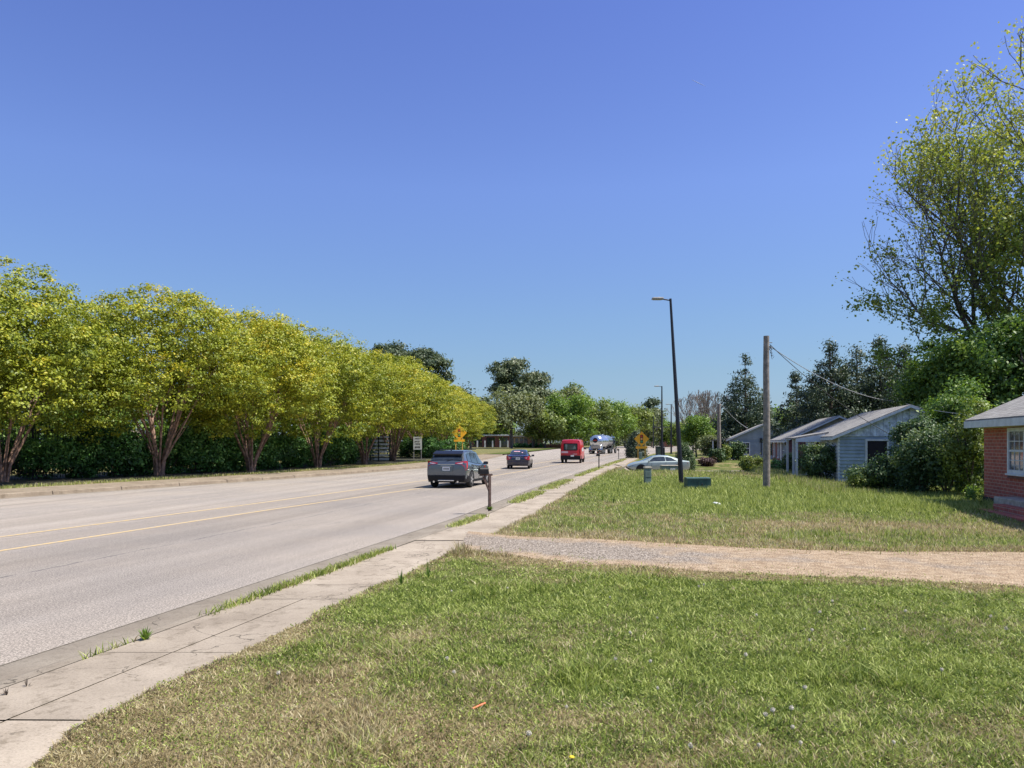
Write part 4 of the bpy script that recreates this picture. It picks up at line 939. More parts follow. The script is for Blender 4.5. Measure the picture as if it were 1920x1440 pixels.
MB().box(-.05, -.03, 6.0, 6.9, .25, 2.2).build('door', M['dark'], h1)
MB().box(-.12, -.03, 1.0, 1.16, 1.45, 1.75).build('electric_meter', M['sgal'], h1)
# second house
x0, y0 = X(1480, 53.5), 53.5
h2 = house('brick_house', (x0, y0, -.1), 6.4, 12.5, 2.35, 3.85, 'brickd', 'roof', 'low dark brick house with white-trimmed windows between the weathered house and the slate-blue house', 'tanb', side_s=False, gable_s=False)
window(h2, (0, 3.4), (0, -1, 0), (-1, 0, 0), 1.2, .95, 2.15, 2, 2); window(h2, (0, 7.2), (0, -1, 0), (-1, 0, 0), 1.0, .95, 2.15, 2, 2); window(h2, (0, 10.6), (0, -1, 0), (-1, 0, 0), 1.0, .95, 2.15, 2, 2)
MB().box(-.05, -.02, 4.6, 5.6, .1, 2.15).build('door', M['wtrim'], h2)
MB().cyl((-.35, .1, 2.12), (-.12, 1.0, 1.95), .04, n=6).cyl((-.12, 1.0, 1.95), (-.12, 1.0, 0), .04, n=6).build('downpipe', M['wtrim'], h2)
MB().box(-1.4, -.03, 4.0, 7.5, -.4, .1).build('step', M['stone'], h2)
# slate-blue house
x0, y0 = X(1368, 87), 87.0
h3 = house('blue_house', (x0, y0, 0), 7.6, 11, 2.35, 4.05, 'gable3', 'roof', 'slate-blue gabled house with one white-framed window behind the short wooden pole', 'gable3', boards=False)
window(h3, (1.25, 0), (1, 0, 0), (0, -1, 0), .95, .65, 2.05, 2, 2); window(h3, (5.2, 0), (1, 0, 0), (0, -1, 0), .95, .65, 2.05, 2, 2)
MB().box(3.55, 4.05, -.08, -.03, 3.3, 3.75).build('vent', M['wtrim'], h3)
MB().cyl((3.4, -.06, .6), (3.4, -.06, 2.5), .05, n=6).box(3.25, 3.5, -.14, -.04, 2.0, 2.5).build('electric_meter', M['darkp'], h3)
MB().add([(-1.9, 1.5, 2.2), (.2, 1.5, 2.45), (.2, 9, 2.45), (-1.9, 9, 2.2), (-1.9, 1.5, 2.3), (.2, 1.5, 2.55), (.2, 9, 2.55), (-1.9, 9, 2.3)], [(0, 1, 2, 3), (4, 5, 6, 7), (0, 1, 5, 4), (1, 2, 6, 5), (2, 3, 7, 6), (3, 0, 4, 7)]).build('porch_roof', M['rooft'], h3)
for b in (1.6, 3.6, 5.6, 7.6): MB().box(-1.85, -1.72, b, b+.13, 0, 2.22).build('porch_post', M['wtrim'], h3)
# red brick house at the right edge; origin at its far road-side corner, local -Y comes towards the viewer
x0, y0 = X(1845, 24.5), 24.5
h4 = empty('red_brick_house', (x0, y0, 0), -A, 'red brick house cropped by the right edge, with white window frame and brick steps', 'house')
LW, DW, EV, RG = 9.5, 7.6, 2.62, 4.55
wb = MB().box(0, DW, -LW, 0, .34, EV); wb.build('wall', M['brick'], h4)
MB().box(-.03, DW+.03, -LW-.03, .03, -.1, .335).build('foundation', M['dirtc'], h4)
MB().box(-.035, -.003, -LW, .0, EV-.14, EV+.02).box(-.03, DW, .003, .035, EV-.14, EV+.02).build('frieze_board', M['cream'], h4)
MB().slab([(0, -.02, EV), (DW, -.02, EV), (DW/2, -.02, RG)], (0, .05, 0)).build('gable', M['white'], h4)
r_ = MB(); ov = .42; sl = (RG-EV)/(DW/2)
for sg in (-1, 1):
    xm = DW/2; x1 = xm+sg*(DW/2+ov); z1 = EV-.02-ov*sl*0+.0
    z1 = EV+.06
    r_.add([(xm, ov, RG+.06), (xm, -LW-ov, RG+.06), (x1, -LW-ov, z1), (x1, ov, z1), (xm, ov, RG+.14), (xm, -LW-ov, RG+.14), (x1, -LW-ov, z1+.08), (x1, ov, z1+.08)], [(0, 1, 2, 3), (4, 5, 6, 7), (0, 3, 7, 4), (1, 2, 6, 5), (3, 2, 6, 7)])
rf = r_.build('roof', M['roof'], h4)
MB().box(-ov-.03, -ov-.002, -LW-ov, ov, EV-.12, EV+.09).slab([(-ov, ov+.002, EV-.1), (DW/2, ov+.002, RG-.12), (DW/2, ov+.002, RG+.10), (-ov, ov+.002, EV+.1)], (0, .028, 0)).build('fascia', M['wtrim'], h4)
MB().box(-ov, -.04, -LW, ov-.01, EV-.02, EV+.015).build('soffit', M['cream'], h4)
window(h4, (0, -2.15), (0, -1, 0), (-1, 0, 0), 1.25, 1.15, 2.46, 3, 4, .11)
MB().box(-.05, -.004, -3.6, -2.0, 1.0, 1.095).build('brick_sill', M['brickd'], h4)
st = empty('brick_steps', (x0, y0, 0), -A, 'worn red brick front steps at the foot of the brick house wall', 'steps')
for (a, b, c, d, z) in ((-1.18, -.05, -6.5, -3.05, .19), (-.88, -.04, -6.3, -3.4, .35), (-.6, -.045, -6.1, -2.6, .50)):
    MB().cbox(((a+b)/2, (c+d)/2, z/2-.03), (b-a, d-c, z+.06), .015).build('step', M['brick'] if z != .50 else M['stone'], st)
sp = random.Random(8)
br = MB()
for k in range(7): 
    a = sp.uniform(-1.8, -1.3); b = sp.uniform(-4.5, -1.9); br.cbox((a, b, .15), (.2, .1, .06), .008)
tag(MB().box(12.6, 14.2, 22.2, 22.45, .10, .16).build('timber_edging', M['brickd']), 'reddish timber edging lying in the grass before the brick steps', 'edging')

# low brick buildings far left beyond the road
Yb = 285
def lowb(u0, u1, v0, mm, label, roofm='wtrim', yy=Yb, name='low_building', nwin=3, dep=12):
    e = empty(name, (X(u0, yy), yy, 0), 0, label, 'building'); W = X(u1, yy)-X(u0, yy); H = Zh(v0, yy)
    MB().box(0, W, 0, dep, -.5, H-.5).build('wall', M[mm], e); MB().cbox((W/2, dep/2, H-.22), (W+1.4, dep+1.4, .5), .03).build('roof', M[roofm], e)
    for k in range(nwin):
        a = W*(k+.5)/nwin; MB().box(a-W*.11/max(1, nwin/3), a+W*.11/max(1, nwin/3), -.08, -.01, .3, H-1.0).build('window', M['glass'], e)
    return e
b1 = lowb(884, 956, 815, 'brickd', 'long flat-roofed dark brick building left of the corner oak')
for k in range(5): MB().box(2.0+k*2.8, 2.5+k*2.8, -2.2, -1.8, 0, 2.6).build('porch_post', M['wtrim'], b1)
lowb(956, 990, 817, 'tanb', 'grey panelled building with dark windows directly behind the corner oak', 'roof', 288, nwin=4)
lowb(990, 1018, 815, 'brickl', 'small orange brick building with pale roof right of the corner oak', 'roof', 280, nwin=1, dep=8)
lowb(1022, 1052, 833, 'brickl', 'low reddish garden wall just left of the red van', 'brickl', 262, 'garden_wall', 0, .4)
lowb(1246, 1262, 815, 'brickl', 'small pale red brick building seen between the two far lamp posts', 'roof', 330, nwin=1)
for u, R_ in ((970, 2.2), (985, 2.0), (1000, 1.6), (1018, 1.4)):
    bush_at('clipped_shrub', u, 268, R_, 1.3, 'hedge', {970: 'clipped dark shrub before the grey panelled building, left one', 985: 'clipped dark shrub before the grey panelled building, right one', 1000: 'clipped shrub in front of the small orange brick building', 1018: 'clipped shrub at the right end of the small orange brick building'}[u], 160+u, 900, .5, .5, stems=False)

# ------------------------------------------------------------------ poles, lamps, wires
def lamp(x, y, top, lean, label, arm=.78, rad=.075):
    z = gz(x, y); e = empty('street_lamp', (x, y, z), 0, label, 'street lamp', 'dark street lamps along the sidewalk'); H = top-z
    MB().cyl((0, 0, -.1), (lean, 0, H), rad*1.35, rad*.62, 12).build('pole', M['darkp'], e, 40)
    MB().cyl((0, 0, -.02), (0, 0, .10), rad*2.1, rad*1.9, 12).build('base', M['darkp'], e)
    MB().cyl((lean, 0, H-.08), (lean-.35, 0, H-.02), .03, n=8).build('arm', M['darkp'], e)
    hd = MB().cbox((lean-.35-(arm-.35)/2, 0, H), (arm-.3, .30, .085), .02); hd.add([(lean-.40, -.06, H+.043), (lean-.6, -.06, H+.043), (lean-.5, .06, H+.09)], [(0, 1, 2)])
    ho = hd.build('lamp_head', M['sgal'], e); MB().box(lean-arm+.04, lean-.42, -.1, .1, H-.056, H-.044).build('lens', M['lamp'], ho)
    return e
lamp(X(1278, 34.6), 34.6, Zh(560, 34.6), -.50, 'tall dark street lamp leaning left beside the green utility box, nearest', .8, .085)
lamp(X(1241, 90), 90, Zh(724, 90), 0, 'dark straight street lamp behind the silver car, second nearest', .85, .11)
lamp(X(1258.5, 130), 130, Zh(758, 130), 0, 'farthest small dark street lamp, just left of the nearest one', .9, .12)
def wpole(name, u, y, v, rad, label):
    x = X(u, y); z = gz(x, y); e = empty(name, (x, y, z), 0, label, 'utility pole'); H = Zh(v, y)-z
    MB().tube([(0, 0, -.2), (.015, 0, H*.4), (-.01, 0, H*.75), (0, 0, H)], [rad*1.12, rad*1.02, rad*.93, rad*.85], 14).build('pole', M['wood'], e, 40)
    return e, Vector((x, y, z+H))
p1, t1 = wpole('utility_pole', 1437, 32, 630, .135, 'bare grey wooden utility pole standing on the lawn, nearest')
MB().cyl((.12, -.02, 5.9), (.22, -.05, 5.75), .02, n=6).cyl((.1, 0, 6.05), (.24, 0, 6.05), .018, n=6).build('bracket', M['iron'], p1)
p2, t2 = wpole('utility_pole', 1348, 80, 757, .19, 'short wooden utility pole in front of the slate-blue house')
MB().cyl((-.1, 0, 5.85), (.3, 0, 5.9), .05, n=6).build('bracket', M['sgal'], p2)
def sag(a, b, s, n=14): return [a.lerp(b, k/n)-Vector((0, 0, s*4*(k/n)*(1-k/n))) for k in range(n+1)]
a = t1+Vector((.14, 0, -.35)); MB().tube(sag(a, Vector((X(1670, 33.9), 33.9, Zh(815, 33.9))), .28), .014, 5).build('service_wire', M['wire'])
tag(bpy.data.objects['service_wire'], 'dark service wire sagging from the nearest pole to the boarded gable', 'wire')
o = MB().tube(sag(t1+Vector((.14, 0, -.42)), Vector((X(1674, 46), 46, Zh(752, 46))), .45), .016, 5).build('service_wire', M['wirel']); tag(o, 'pale wire running from the nearest pole into the dark cedars', 'wire')
o = MB().tube(sag(Vector((X(1700, 37.5), 37.5, Zh(757, 37.5))), Vector((X(1846, 26), 26, Zh(779, 26))), .1), .01, 5).build('service_wire', M['wirel']); tag(o, 'thin pale wire between the boarded gable and the brick house roof', 'wire')
cl = [t1+Vector((.14+.12*k/14+.05*math.sin(k*1.9), .03*math.cos(k*2.1), -.42-.7*k/20+.09*math.sin(k*2.3))) for k in range(15)]
o = MB().tube(cl, .011, 5).build('wire_coil', M['wire']); tag(o, 'loose tangle of wire hanging at the top of the nearest pole', 'wire')
o = MB().tube(sag(t2+Vector((.3, 0, -.1)), Vector((X(1402, 88), 88, Zh(803, 88))), .25), .035, 5).build('service_wire', M['wirel']); tag(o, 'thick pale wire from the short pole to the slate-blue house roof', 'wire')
# mast of the far signals
xs_, ys_ = X(1225, 260), 260
e = empty('signal_mast', (xs_, ys_, 0), 0, 'dark far-off traffic signal mast with a horizontal arm left of the second lamp', 'signal mast')
MB().cyl((0, 0, 0), (0, 0, Zh(780, ys_)), .22, .15, 8).build('pole', M['darkp'], e); MB().cyl((-.4, 0, Zh(801, ys_)), (8.5, 0, Zh(801, ys_)), .16, .1, 8).build('arm', M['darkp'], e)
for k in (1.2, 4.8): MB().cbox((k, -.1, Zh(804, ys_)-.3), (.4, .3, 1.1), .04).build('signal_head', M['sblk'], e)
# ------------------------------------------------------------------ signs
def warn_sign(u, y, v0, v1, vpl, label, rz):
    x = X(u, y); z = gz(x, y); e = empty('warning_sign', (x, y, z), rz, label, 'road sign', 'yellow signal-ahead signs'); zt, zb = Zh(v0, y)-z, Zh(v1, y)-z; zc = (zt+zb)/2; q = (zt-zb)/2
    zp = Zh(vpl, y)-z
    for s in (-.42, .42): MB().box(s-.055, s+.055, .02, .11, -.1, zc+q*.25).build('post', M['yellowp'], e)
    d = MB().slab([(0, 0, zc-q), (q, 0, zc), (0, 0, zc+q), (-q, 0, zc)], (0, -.03, 0)).build('panel', M['yellow'], e)
    b = .04; rr = MB(); c_ = [Vector((0, -.032, zc-q*.93)), Vector((q*.93, -.032, zc)), Vector((0, -.032, zc+q*.93)), Vector((-q*.93, -.032, zc))]
    k_ = MB().slab([(-.17, -.034, zc-.5), (.17, -.034, zc-.5), (.17, -.034, zc+.5), (-.17, -.034, zc+.5)], (0, -.004, 0)).build('signal_symbol', M['sblk'], d)
    for zz, mm in ((.31, 'sred'), (0, 'samb'), (-.31, 'sgrn')): MB().cyl((0, -.040, zc+zz), (0, -.048, zc+zz), .125, n=14).build('symbol_light', M[mm], k_)
    pl = MB().cbox((0, -.02, zp), (1.36, .03, .27), .004).build('name_plate', M['yellow'], e)
    return e
warn_sign(1203, 92, 809, 837, 839, 'yellow diamond signal-ahead sign in front of the dark columnar evergreen, right side of the road', -.15)
warn_sign(861, 96, 797, 826, 826, 'yellow diamond signal-ahead sign partly covered by leaves, left side of the road', .25)
x, y = X(783, 84), 84.0; e = empty('road_sign', (x, y, .15), .12, 'white rectangular sign on two posts in front of the dark hedge', 'road sign'); zt, zb = Zh(819, y)-.15, Zh(843, y)-.15
for s in (-.40, .40): MB().box(s-.05, s+.05, .02, .11, -.1, zb+.4).build('post', M['sgal'], e)
pn = MB().cbox((0, 0, (zt+zb)/2), (.92, .03, zt-zb), .004).build('panel', M['swht'], e)
def marks(mb, x0, x1, z, h, seed, y=-.019):
    r = random.Random(seed); x = x0
    while x < x1-.03:
        w_ = r.uniform(.035, .06); mb.box(x, x+w_*.4, y-.003, y, z, z+h); mb.box(x+w_*.4, x+w_, y-.003, y, z+h*r.choice((0, .4, .8)), z+h*r.choice((.85, 1, 1))); x += w_+.03
mk = MB(); H_ = zt-zb
for (f, h, a, b, s) in ((.86, .12, -.28, .22, 1), (.62, .14, -.3, .3, 2), (.42, .16, -.28, .3, 3), (.16, .20, -.3, .28, 4)): marks(mk, a, b, zb+H_*f-.06, h, s)
mk.build('lettering', M['sblk'], pn)
# ------------------------------------------------------------------ mailboxes, utility boxes, bins, stubs
def mailbox(x, y, H, label, post='postw', sc=1, brace=True, rz=math.pi/2-A, ln=.5, bo=-.05, pw=.045):
    z = .1; e = empty('mailbox', (x, y, z), rz, label, 'mailbox', 'mailboxes along the kerb')
    MB().box(-pw, pw, -pw, pw, -.1, H-.12).build('post', M[post], e)
    # local +Y points to the road: box sits out over the kerb
    MB().box(-.03, .03, -.08, ln+bo-.06, H-.125, H-.072).build('bracket', M[post], e)
    if brace: MB().slab([(-.03, .02, H-.52), (-.03, ln-.14, H-.14), (-.03, ln-.08, H-.14), (-.03, .02, H-.60)], (.06, 0, 0)).build('brace', M[post], e)
    n = 8; pr = [(-.10*sc, 0), (.10*sc, 0)]+[(.10*sc*math.cos(math.pi*k/n), .14*sc+.10*sc*math.sin(math.pi*k/n)) for k in range(n+1)]
    b = MB().slab([(a, bo, H-.07+c) for a, c in pr], (0, ln*sc, 0)).build('box', M['black'], e)
    MB().slab([(a*1.05, ln*sc+bo, H-.073+c*1.04) for a, c in pr], (0, .02, 0)).build('door', M['black'], b)
    MB().box(.105*sc, .12*sc, .1, .13, H+.02, H+.17).build('flag', M['sred'], b)
    return e
xm, ym = P(918, 957, .1)
mailbox(xm, ym, Zh(872, ym)-.28, 'black mailbox on a brown braced wooden post in front of the SUV', rz=2.0, ln=.30, sc=.8, bo=.06, pw=.034)
xm, ym = P(1123, 879, .1); mailbox(xm, ym, 1.05, 'small dark mailbox on a thin post right of the red van', 'iron', .62, False, 1.9, ln=.34, pw=.03)
xm, ym = P(1160, 859, .1); mailbox(xm, ym, 1.05, 'farther dark mailbox left of the right yellow sign', 'iron', .62, False, 1.9, ln=.34, pw=.03)
x, y = X(1214, 35.4), 35.4; e = empty('utility_pedestal', (x, y, gz(x, y)), .15, 'slim green utility pedestal with pale cap in the tall grass', 'utility box')
MB().cbox((0, 0, .33), (.30, .24, .72), .02).build('cabinet', M['boxt'], e); MB().cbox((.0, 0, .735), (.335, .275, .085), .02).build('cap', M['stone'], e); MB().box(-.152, .152, -.128, -.122, .3, .315).build('seam', M['boxg'], e)
x, y = X(1307, 31.8), 31.8; e = empty('utility_box', (x, y, gz(x, y)), .05, 'dark green ground transformer box to the right of the leaning lamp post', 'utility box')
MB().add([(-.49, -.3, -.05), (.49, -.3, -.05), (.49, .2, -.05), (-.49, .2, -.05), (-.49, -.3, .44), (.49, -.3, .44), (.49, -.12, .48), (-.49, -.12, .48), (.49, .2, .48), (-.49, .2, .48)], [(0, 1, 5, 4), (4, 5, 6, 7), (7, 6, 8, 9), (1, 2, 8, 6, 5), (3, 0, 4, 7, 9), (2, 3, 9, 8)]).build('cabinet', M['boxg'], e)
MB().box(-.505, .505, -.325, -.305, .43, .455).box(-.01, .01, -.312, -.302, 0, .43).build('lid_edge', M['boxg'], e); MB().cbox((.12, -.315, .2), (.05, .02, .09), .004).build('latch', M['iron'], e)
x, y = X(1256, 51), 51.0; e = empty('utility_box', (x, y, gz(x, y)+.06), 0, 'faded green low utility box in front of the silver car', 'utility box')
MB().cbox((0, 0, .2), (1.15, .7, .5), .02).build('cabinet', M['boxt'], e); MB().cbox((0, 0, .47), (1.2, .75, .05), .015).build('lid', M['stone'], e); MB().box(-.05, .28, -.365, -.35, .12, .3).build('sticker', M['white'], e)
for u, y, lb in ((1235, 104, 'dark wheeled bin on the grass left of the second lamp post'),):
    x = X(u, y); e = empty('wheeled_bin', (x, y, .1), .3, lb, 'bin'); MB().loft([(-.3, [(0, 0), (.28, 0), (.36, 1.3), (0, 1.3)]), (.3, [(0, 0), (.28, 0), (.36, 1.3), (0, 1.3)])]).build('body', M['bin'], e); MB().cbox((0, 0, 1.34), (.72, .8, .08), .02).build('lid', M['bin'], e)
    for s in (-.3, .3): MB().cyl((-.3, s-.03, .12), (-.3, s+.03, .12), .13, n=12).build('wheel', M['rubber'], e)
x, y = X(1244.5, 108), 108; tag(MB().cyl((x, y, 0), (x, y, 1.25), .18, .16, 10).ball((x, y, 1.25), (.17, .17, .12)).build('utility_stub', M['darkp']), 'short dark marker post on the grass right of the second lamp post', 'post')
x, y = X(1201, 88), 88; tag(MB().cbox((x, y, .45), (.32, .25, .95), .03).build('utility_pedestal', M['boxt']), 'small pale pedestal between the legs of the right yellow sign', 'utility box')

# ------------------------------------------------------------------ vehicles (local +X forward)
def ringf(zb, zs, zr, wb, wr):
    return [(0, zb), (wb*.80, zb), (wb*.95, zb+.06), (wb, zb+.28*(zs-zb)), (wb*1.0, zb+.62*(zs-zb)), (wb*.975, zs-.05*(zs-zb)), (wb*.93, zs), (wr+(wb*.93-wr)*.45, zs+(zr-zs)*.5), (wr+.02, zr-(zr-zs)*.10), (wr*.90, zr-(zr-zs)*.02), (wr*.5, zr+.012), (0, zr+.018)]
def wheel(e, x, y, r, w_, rimr=.66, nsp=5):
    s = 1 if y > 0 else -1
    pts = [(0, .62), (w_*.0+.012, .93), (.035, 1.0), (w_-.035, 1.0), (w_-.01, .93), (w_, .62)]; mb = MB(); n = 28; vs = []
    for k in range(n):
        a = 2*math.pi*k/n
        for o, q in pts: vs.append((x+math.cos(a)*q*r, y+s*(o-w_), r+math.sin(a)*q*r))
    m_ = len(pts); mb.add(vs, [(k*m_+j, k*m_+j+1, ((k+1) % n)*m_+j+1, ((k+1) % n)*m_+j) for k in range(n) for j in range(m_-1)]); wo = empty('wheel', (0, 0, 0)); wo.parent = e
    mb.build('tyre', M['rubber'], wo, 40)
    rm = MB().cyl((x, y-s*.06, r), (x, y-s*.05, r), r*.64, r*.64, 24); rm.cyl((x, y-s*.05, r), (x, y+s*.004, r), r*.13, r*.10, 10)
    for k in range(nsp):
        a = 2*math.pi*k/nsp; ca, sa = math.cos(a), math.sin(a); tx, tz = -sa, ca
        rm.slab([(x+ca*.08*r+tx*.05, y-s*.045, r+sa*.08*r+tz*.05), (x+ca*.62*r+tx*.035, y-s*.045, r+sa*.62*r+tz*.035), (x+ca*.62*r-tx*.035, y-s*.045, r+sa*.62*r-tz*.035), (x+ca*.08*r-tx*.05, y-s*.045, r+sa*.08*r-tz*.05)], (0, s*.04, 0))
    rm.build('rim', M['rim'], wo)
    return wo
def interp_sec(secs, x):
    X_ = [s[0] for s in secs]; return [float(np.interp(x, X_, [s[i] for s in secs])) for i in range(1, 6)]
def side_pt(secs, x, t, s, off=.012):
    zb, zs, zr, wb, wr = interp_sec(secs, x); h = ringf(zb, zs, zr, wb, wr); path = [h[6], h[7], h[8]]
    q = t*2; i = min(int(q), 1); f = q-i; y = path[i][0]*(1-f)+path[i+1][0]*f; z = path[i][1]*(1-f)+path[i+1][1]*f
    return (x, s*(y+off), z+off*.3)
def side_panel(secs, c, s, nx=5, off=.012):
    """c: four (x,t) corners rear-low, front-low, front-high, rear-high"""
    V = []; 
    for i in range(nx+1):
        f = i/nx; lo = [c[0][k]*(1-f)+c[1][k]*f for k in (0, 1)]; hi = [c[3][k]*(1-f)+c[2][k]*f for k in (0, 1)]
        for g in (0, .5, 1): V.append(side_pt(secs, lo[0]*(1-g)+hi[0]*g, lo[1]*(1-g)+hi[1]*g, s, off))
    F_ = [(i*3+j, i*3+3+j, i*3+4+j, i*3+1+j) for i in range(nx) for j in range(2)]; return MB().add(V, F_)
def end_panel(secs, xa, xb, ka, kb, off, name, m, e, n=6):
    """glass over the sloping end of the cabin between stations xa (low) and xb (high)"""
    V = []
    sg = -1 if xa < xb else 1
    for i in range(n+1):
        f = i/n; x = xa+(xb-xa)*f; zb, zs, zr, wb, wr = interp_sec(secs, x); k = ka+(kb-ka)*f; W = (wr*.90)*k
        for j in range(7):
            q = j/6*2-1; y = q*W; z = zr+.018-(.02+.0)*abs(q)**2*(1.0) ; V.append((x+sg*off, y, z+off*.5))
    return MB().add(V, [(i*7+j, i*7+j+1, i*7+8+j, i*7+7+j) for i in range(n) for j in range(6)]).build(name, m, e, 60)
def mirror(e, x, y, z, m):
    s = 1 if y > 0 else -1
    mo = MB().cbox((x, y+s*.12, z), (.12, .22, .15), .03).cbox((x+.02, y+s*.01, z-.05), (.06, .1, .05), .01).build('mirror', M[m], e, 40)
    MB().box(x-.068, x-.062, min(y+s*.03, y+s*.21), max(y+s*.03, y+s*.21), z-.06, z+.06).build('mirror_glass', M['glass'], mo)
def arches(e, xs, w_, r, m='black'):
    for x in xs:
        for s in (-1, 1):
            mb = MB(); n = 16; y = s*w_
            P1 = [(x+math.cos(math.pi*k/n)*(r+.07), y, r+math.sin(math.pi*k/n)*(r+.07)) for k in range(n+1)]+[(x-r-.07, y, .26), (x+r+.07, y, .26)]
            mb.slab(P1, (0, s*.012, 0)); mb.build('wheel_arch', M[m], e)
def text(body, size, loc, rot, m, parent, name='lettering', ext=.003):
    cu = bpy.data.curves.new(name, 'FONT'); cu.body = body; cu.size = size; cu.align_x = 'CENTER'; cu.align_y = 'CENTER'; cu.extrude = ext
    t = bpy.data.objects.new(name, cu); COL.objects.link(t); dg = bpy.context.evaluated_depsgraph_get(); dg.update()
    me = bpy.data.meshes.new_from_object(t.evaluated_get(dg)); bpy.data.objects.remove(t); o = link(name, me, m, parent); o.location = loc; o.rotation_euler = rot; return o
HD = math.pi/2-A
# --- the grey SUV
e = empty('suv', (X(864, 36.6), 36.6, .005), HD+.02, 'metallic grey SUV seen from behind in the lane beside the black mailbox', 'car')
secs = [(-2.31, .50, .98, 1.03, .82, .74), (-2.29, .34, 1.10, 1.14, .895, .78), (-2.24, .27, 1.16, 1.215, .915, .76), (-2.08, .24, 1.17, 1.40, .92, .71), (-1.90, .23, 1.16, 1.565, .92, .675), (-1.70, .22, 1.14, 1.63, .92, .66), (-1.0, .22, 1.06, 1.668, .92, .66), (-.2, .22, 1.00, 1.67, .92, .66), (.25, .22, .99, 1.63, .92, .65), (.8, .22, .985, 1.32, .915, .66), (1.18, .22, .98, 1.06, .91, .72), (1.5, .23, .95, 1.02, .90, .74), (2.0, .26, .88, .95, .87, .70), (2.22, .32, .78, .86, .80, .62), (2.31, .42, .66, .72, .66, .5)]
MB().loft([(s[0], ringf(*s[1:])) for s in secs]).build('body', M['suv'], e, 38)
end_panel(secs, -2.225, -1.96, 1.06, .98, .02, 'rear_window', M['glass'], e)
end_panel(secs, 1.12, .32, .97, .96, .015, 'windshield', M['glass'], e)
for s in (-1, 1):
    side_panel(secs, [(-1.80, .12), (-1.15, .08), (-1.15, .86), (-1.62, .80)], s).build('side_window', M['glass'], e, 50)
    side_panel(secs, [(-1.08, .08), (-.12, .06), (-.12, .88), (-1.08, .88)], s).build('side_window', M['glass'], e, 50)
    side_panel(secs, [(-.04, .06), (.86, .06), (.30, .88), (-.04, .88)], s).build('side_window', M['glass'], e, 50)
    MB().cbox((-.45, s*.60, 1.70), (1.9, .035, .03), .008).build('roof_rail', M['black'], e)
    # C-shaped tail light: pale bar running inwards, red wing dropping at the corner
    tl = MB().add([(-2.305, s*.40, 1.13), (-2.30, s*.60, 1.165), (-2.255, s*.86, 1.215), (-2.12, s*.93, 1.20), (-2.10, s*.932, .98), (-2.22, s*.925, .80), (-2.30, s*.875, .78), (-2.31, s*.83, .96), (-2.325, s*.68, 1.05), (-2.325, s*.42, 1.085)], [(0, 1, 8, 9), (1, 2, 7, 8), (2, 3, 4), (2, 4, 5), (2, 5, 6), (2, 6, 7)]).build('tail_light', M['tail'], e, 30)
    MB().slab([(-2.328, s*.46, 1.105), (-2.322, s*.64, 1.13), (-2.305, s*.77, 1.15), (-2.312, s*.75, 1.09), (-2.33, s*.64, 1.075)], (-.006, 0, 0)).build('pale_lens', M['lensw'], tl)
    mirror(e, .78, s*.90, 1.05, 'black')
    MB().cbox((-2.335, s*.62, .50), (.03, .20, .035), .008).cbox((-2.335, s*.64, .42), (.03, .18, .03), .008).build('reflector', M['chrome'], e)
    MB().slab([(-2.26, s*.70, 1.20), (-2.04, s*.70, 1.46), (-2.14, s*.80, 1.22)], (-.015, 0, 0)).build('pillar_trim', M['blackg'], e)
MB().slab([(-2.16, -.68, 1.53), (-2.16, .68, 1.53), (-1.80, .64, 1.66), (-1.80, -.64, 1.66)], (0, 0, -.07)).build('spoiler', M['blackg'], e)
MB().cbox((-2.335, 0, 1.06), (.025, .80, .028), .006).build('trim_bar', M['chrome'], e)
MB().cbox((-2.352, 0, .985), (.02, .5, .02), .004).build('trim_bar', M['chrome'], e)
MB().slab([(-2.33, -.34, .98), (-2.33, .34, .98), (-2.335, .27, .74), (-2.335, -.27, .74)], (-.006, 0, 0)).build('plate_recess', M['suv'], e)
pl = MB().cbox((-2.350, 0, .865), (.012, .34, .17), .003).build('number_plate', M['plate'], e)
mk = MB(); r5 = random.Random(2)
for k in range(6): mk.box(-2.360, -2.357, -.13+k*.045, -.13+k*.045+.028, .82, .905)
mk.build('plate_marks', M['platet'], pl)
MB().loft([(-2.38, [(0, .36), (.60, .36), (.68, .40), (.70, .56), (0, .56)]), (-2.34, [(0, .28), (.78, .30), (.85, .38), (.86, .575), (0, .575)]), (-2.1, [(0, .24), (.90, .26), (.935, .4), (.935, .57), (0, .57)]), (-1.85, [(0, .24), (.92, .26), (.938, .4), (.938, .5), (0, .5)])]).build('bumper', M['black'], e, 40)
MB().cbox((-2.385, 0, .34), (.03, .75, .05), .01).build('skid_plate', M['chrome'], e)
for s in (-.55, .55): MB().cyl((-2.42, s, .29), (-2.1, s, .29), .045, n=12).build('exhaust', M['chrome'], e, 40)
MB().tube([(-2.28, 0, 1.22), (-2.22, -.28, 1.28)], .012, 5).build('wiper', M['black'], e)
MB().cbox((-1.55, 0, 1.69), (.16, .03, .06), .012).build('antenna', M['black'], e)
MB().box(-1.6, 1.5, -.926, -.918, .24, .33).box(-1.6, 1.5, .918, .926, .24, .33).build('sill', M['black'], e)
for x in (-.10, -1.12): MB().box(x-.006, x+.006, -.925, -.919, .34, 1.0).box(x-.006, x+.006, .919, .925, .34, 1.0).build('door_gap', M['blackg'], e)
for x in (-.32, -1.28): MB().cbox((x, -.935, .93), (.2, .03, .03), .008).cbox((x, .935, .93), (.2, .03, .03), .008).build('door_handle', M['suv'], e)
arches(e, (-1.42, 1.40), .922, .36)
for x in (-1.42, 1.40):
    for s in (-1, 1): wheel(e, x, s*.945, .365, .24)
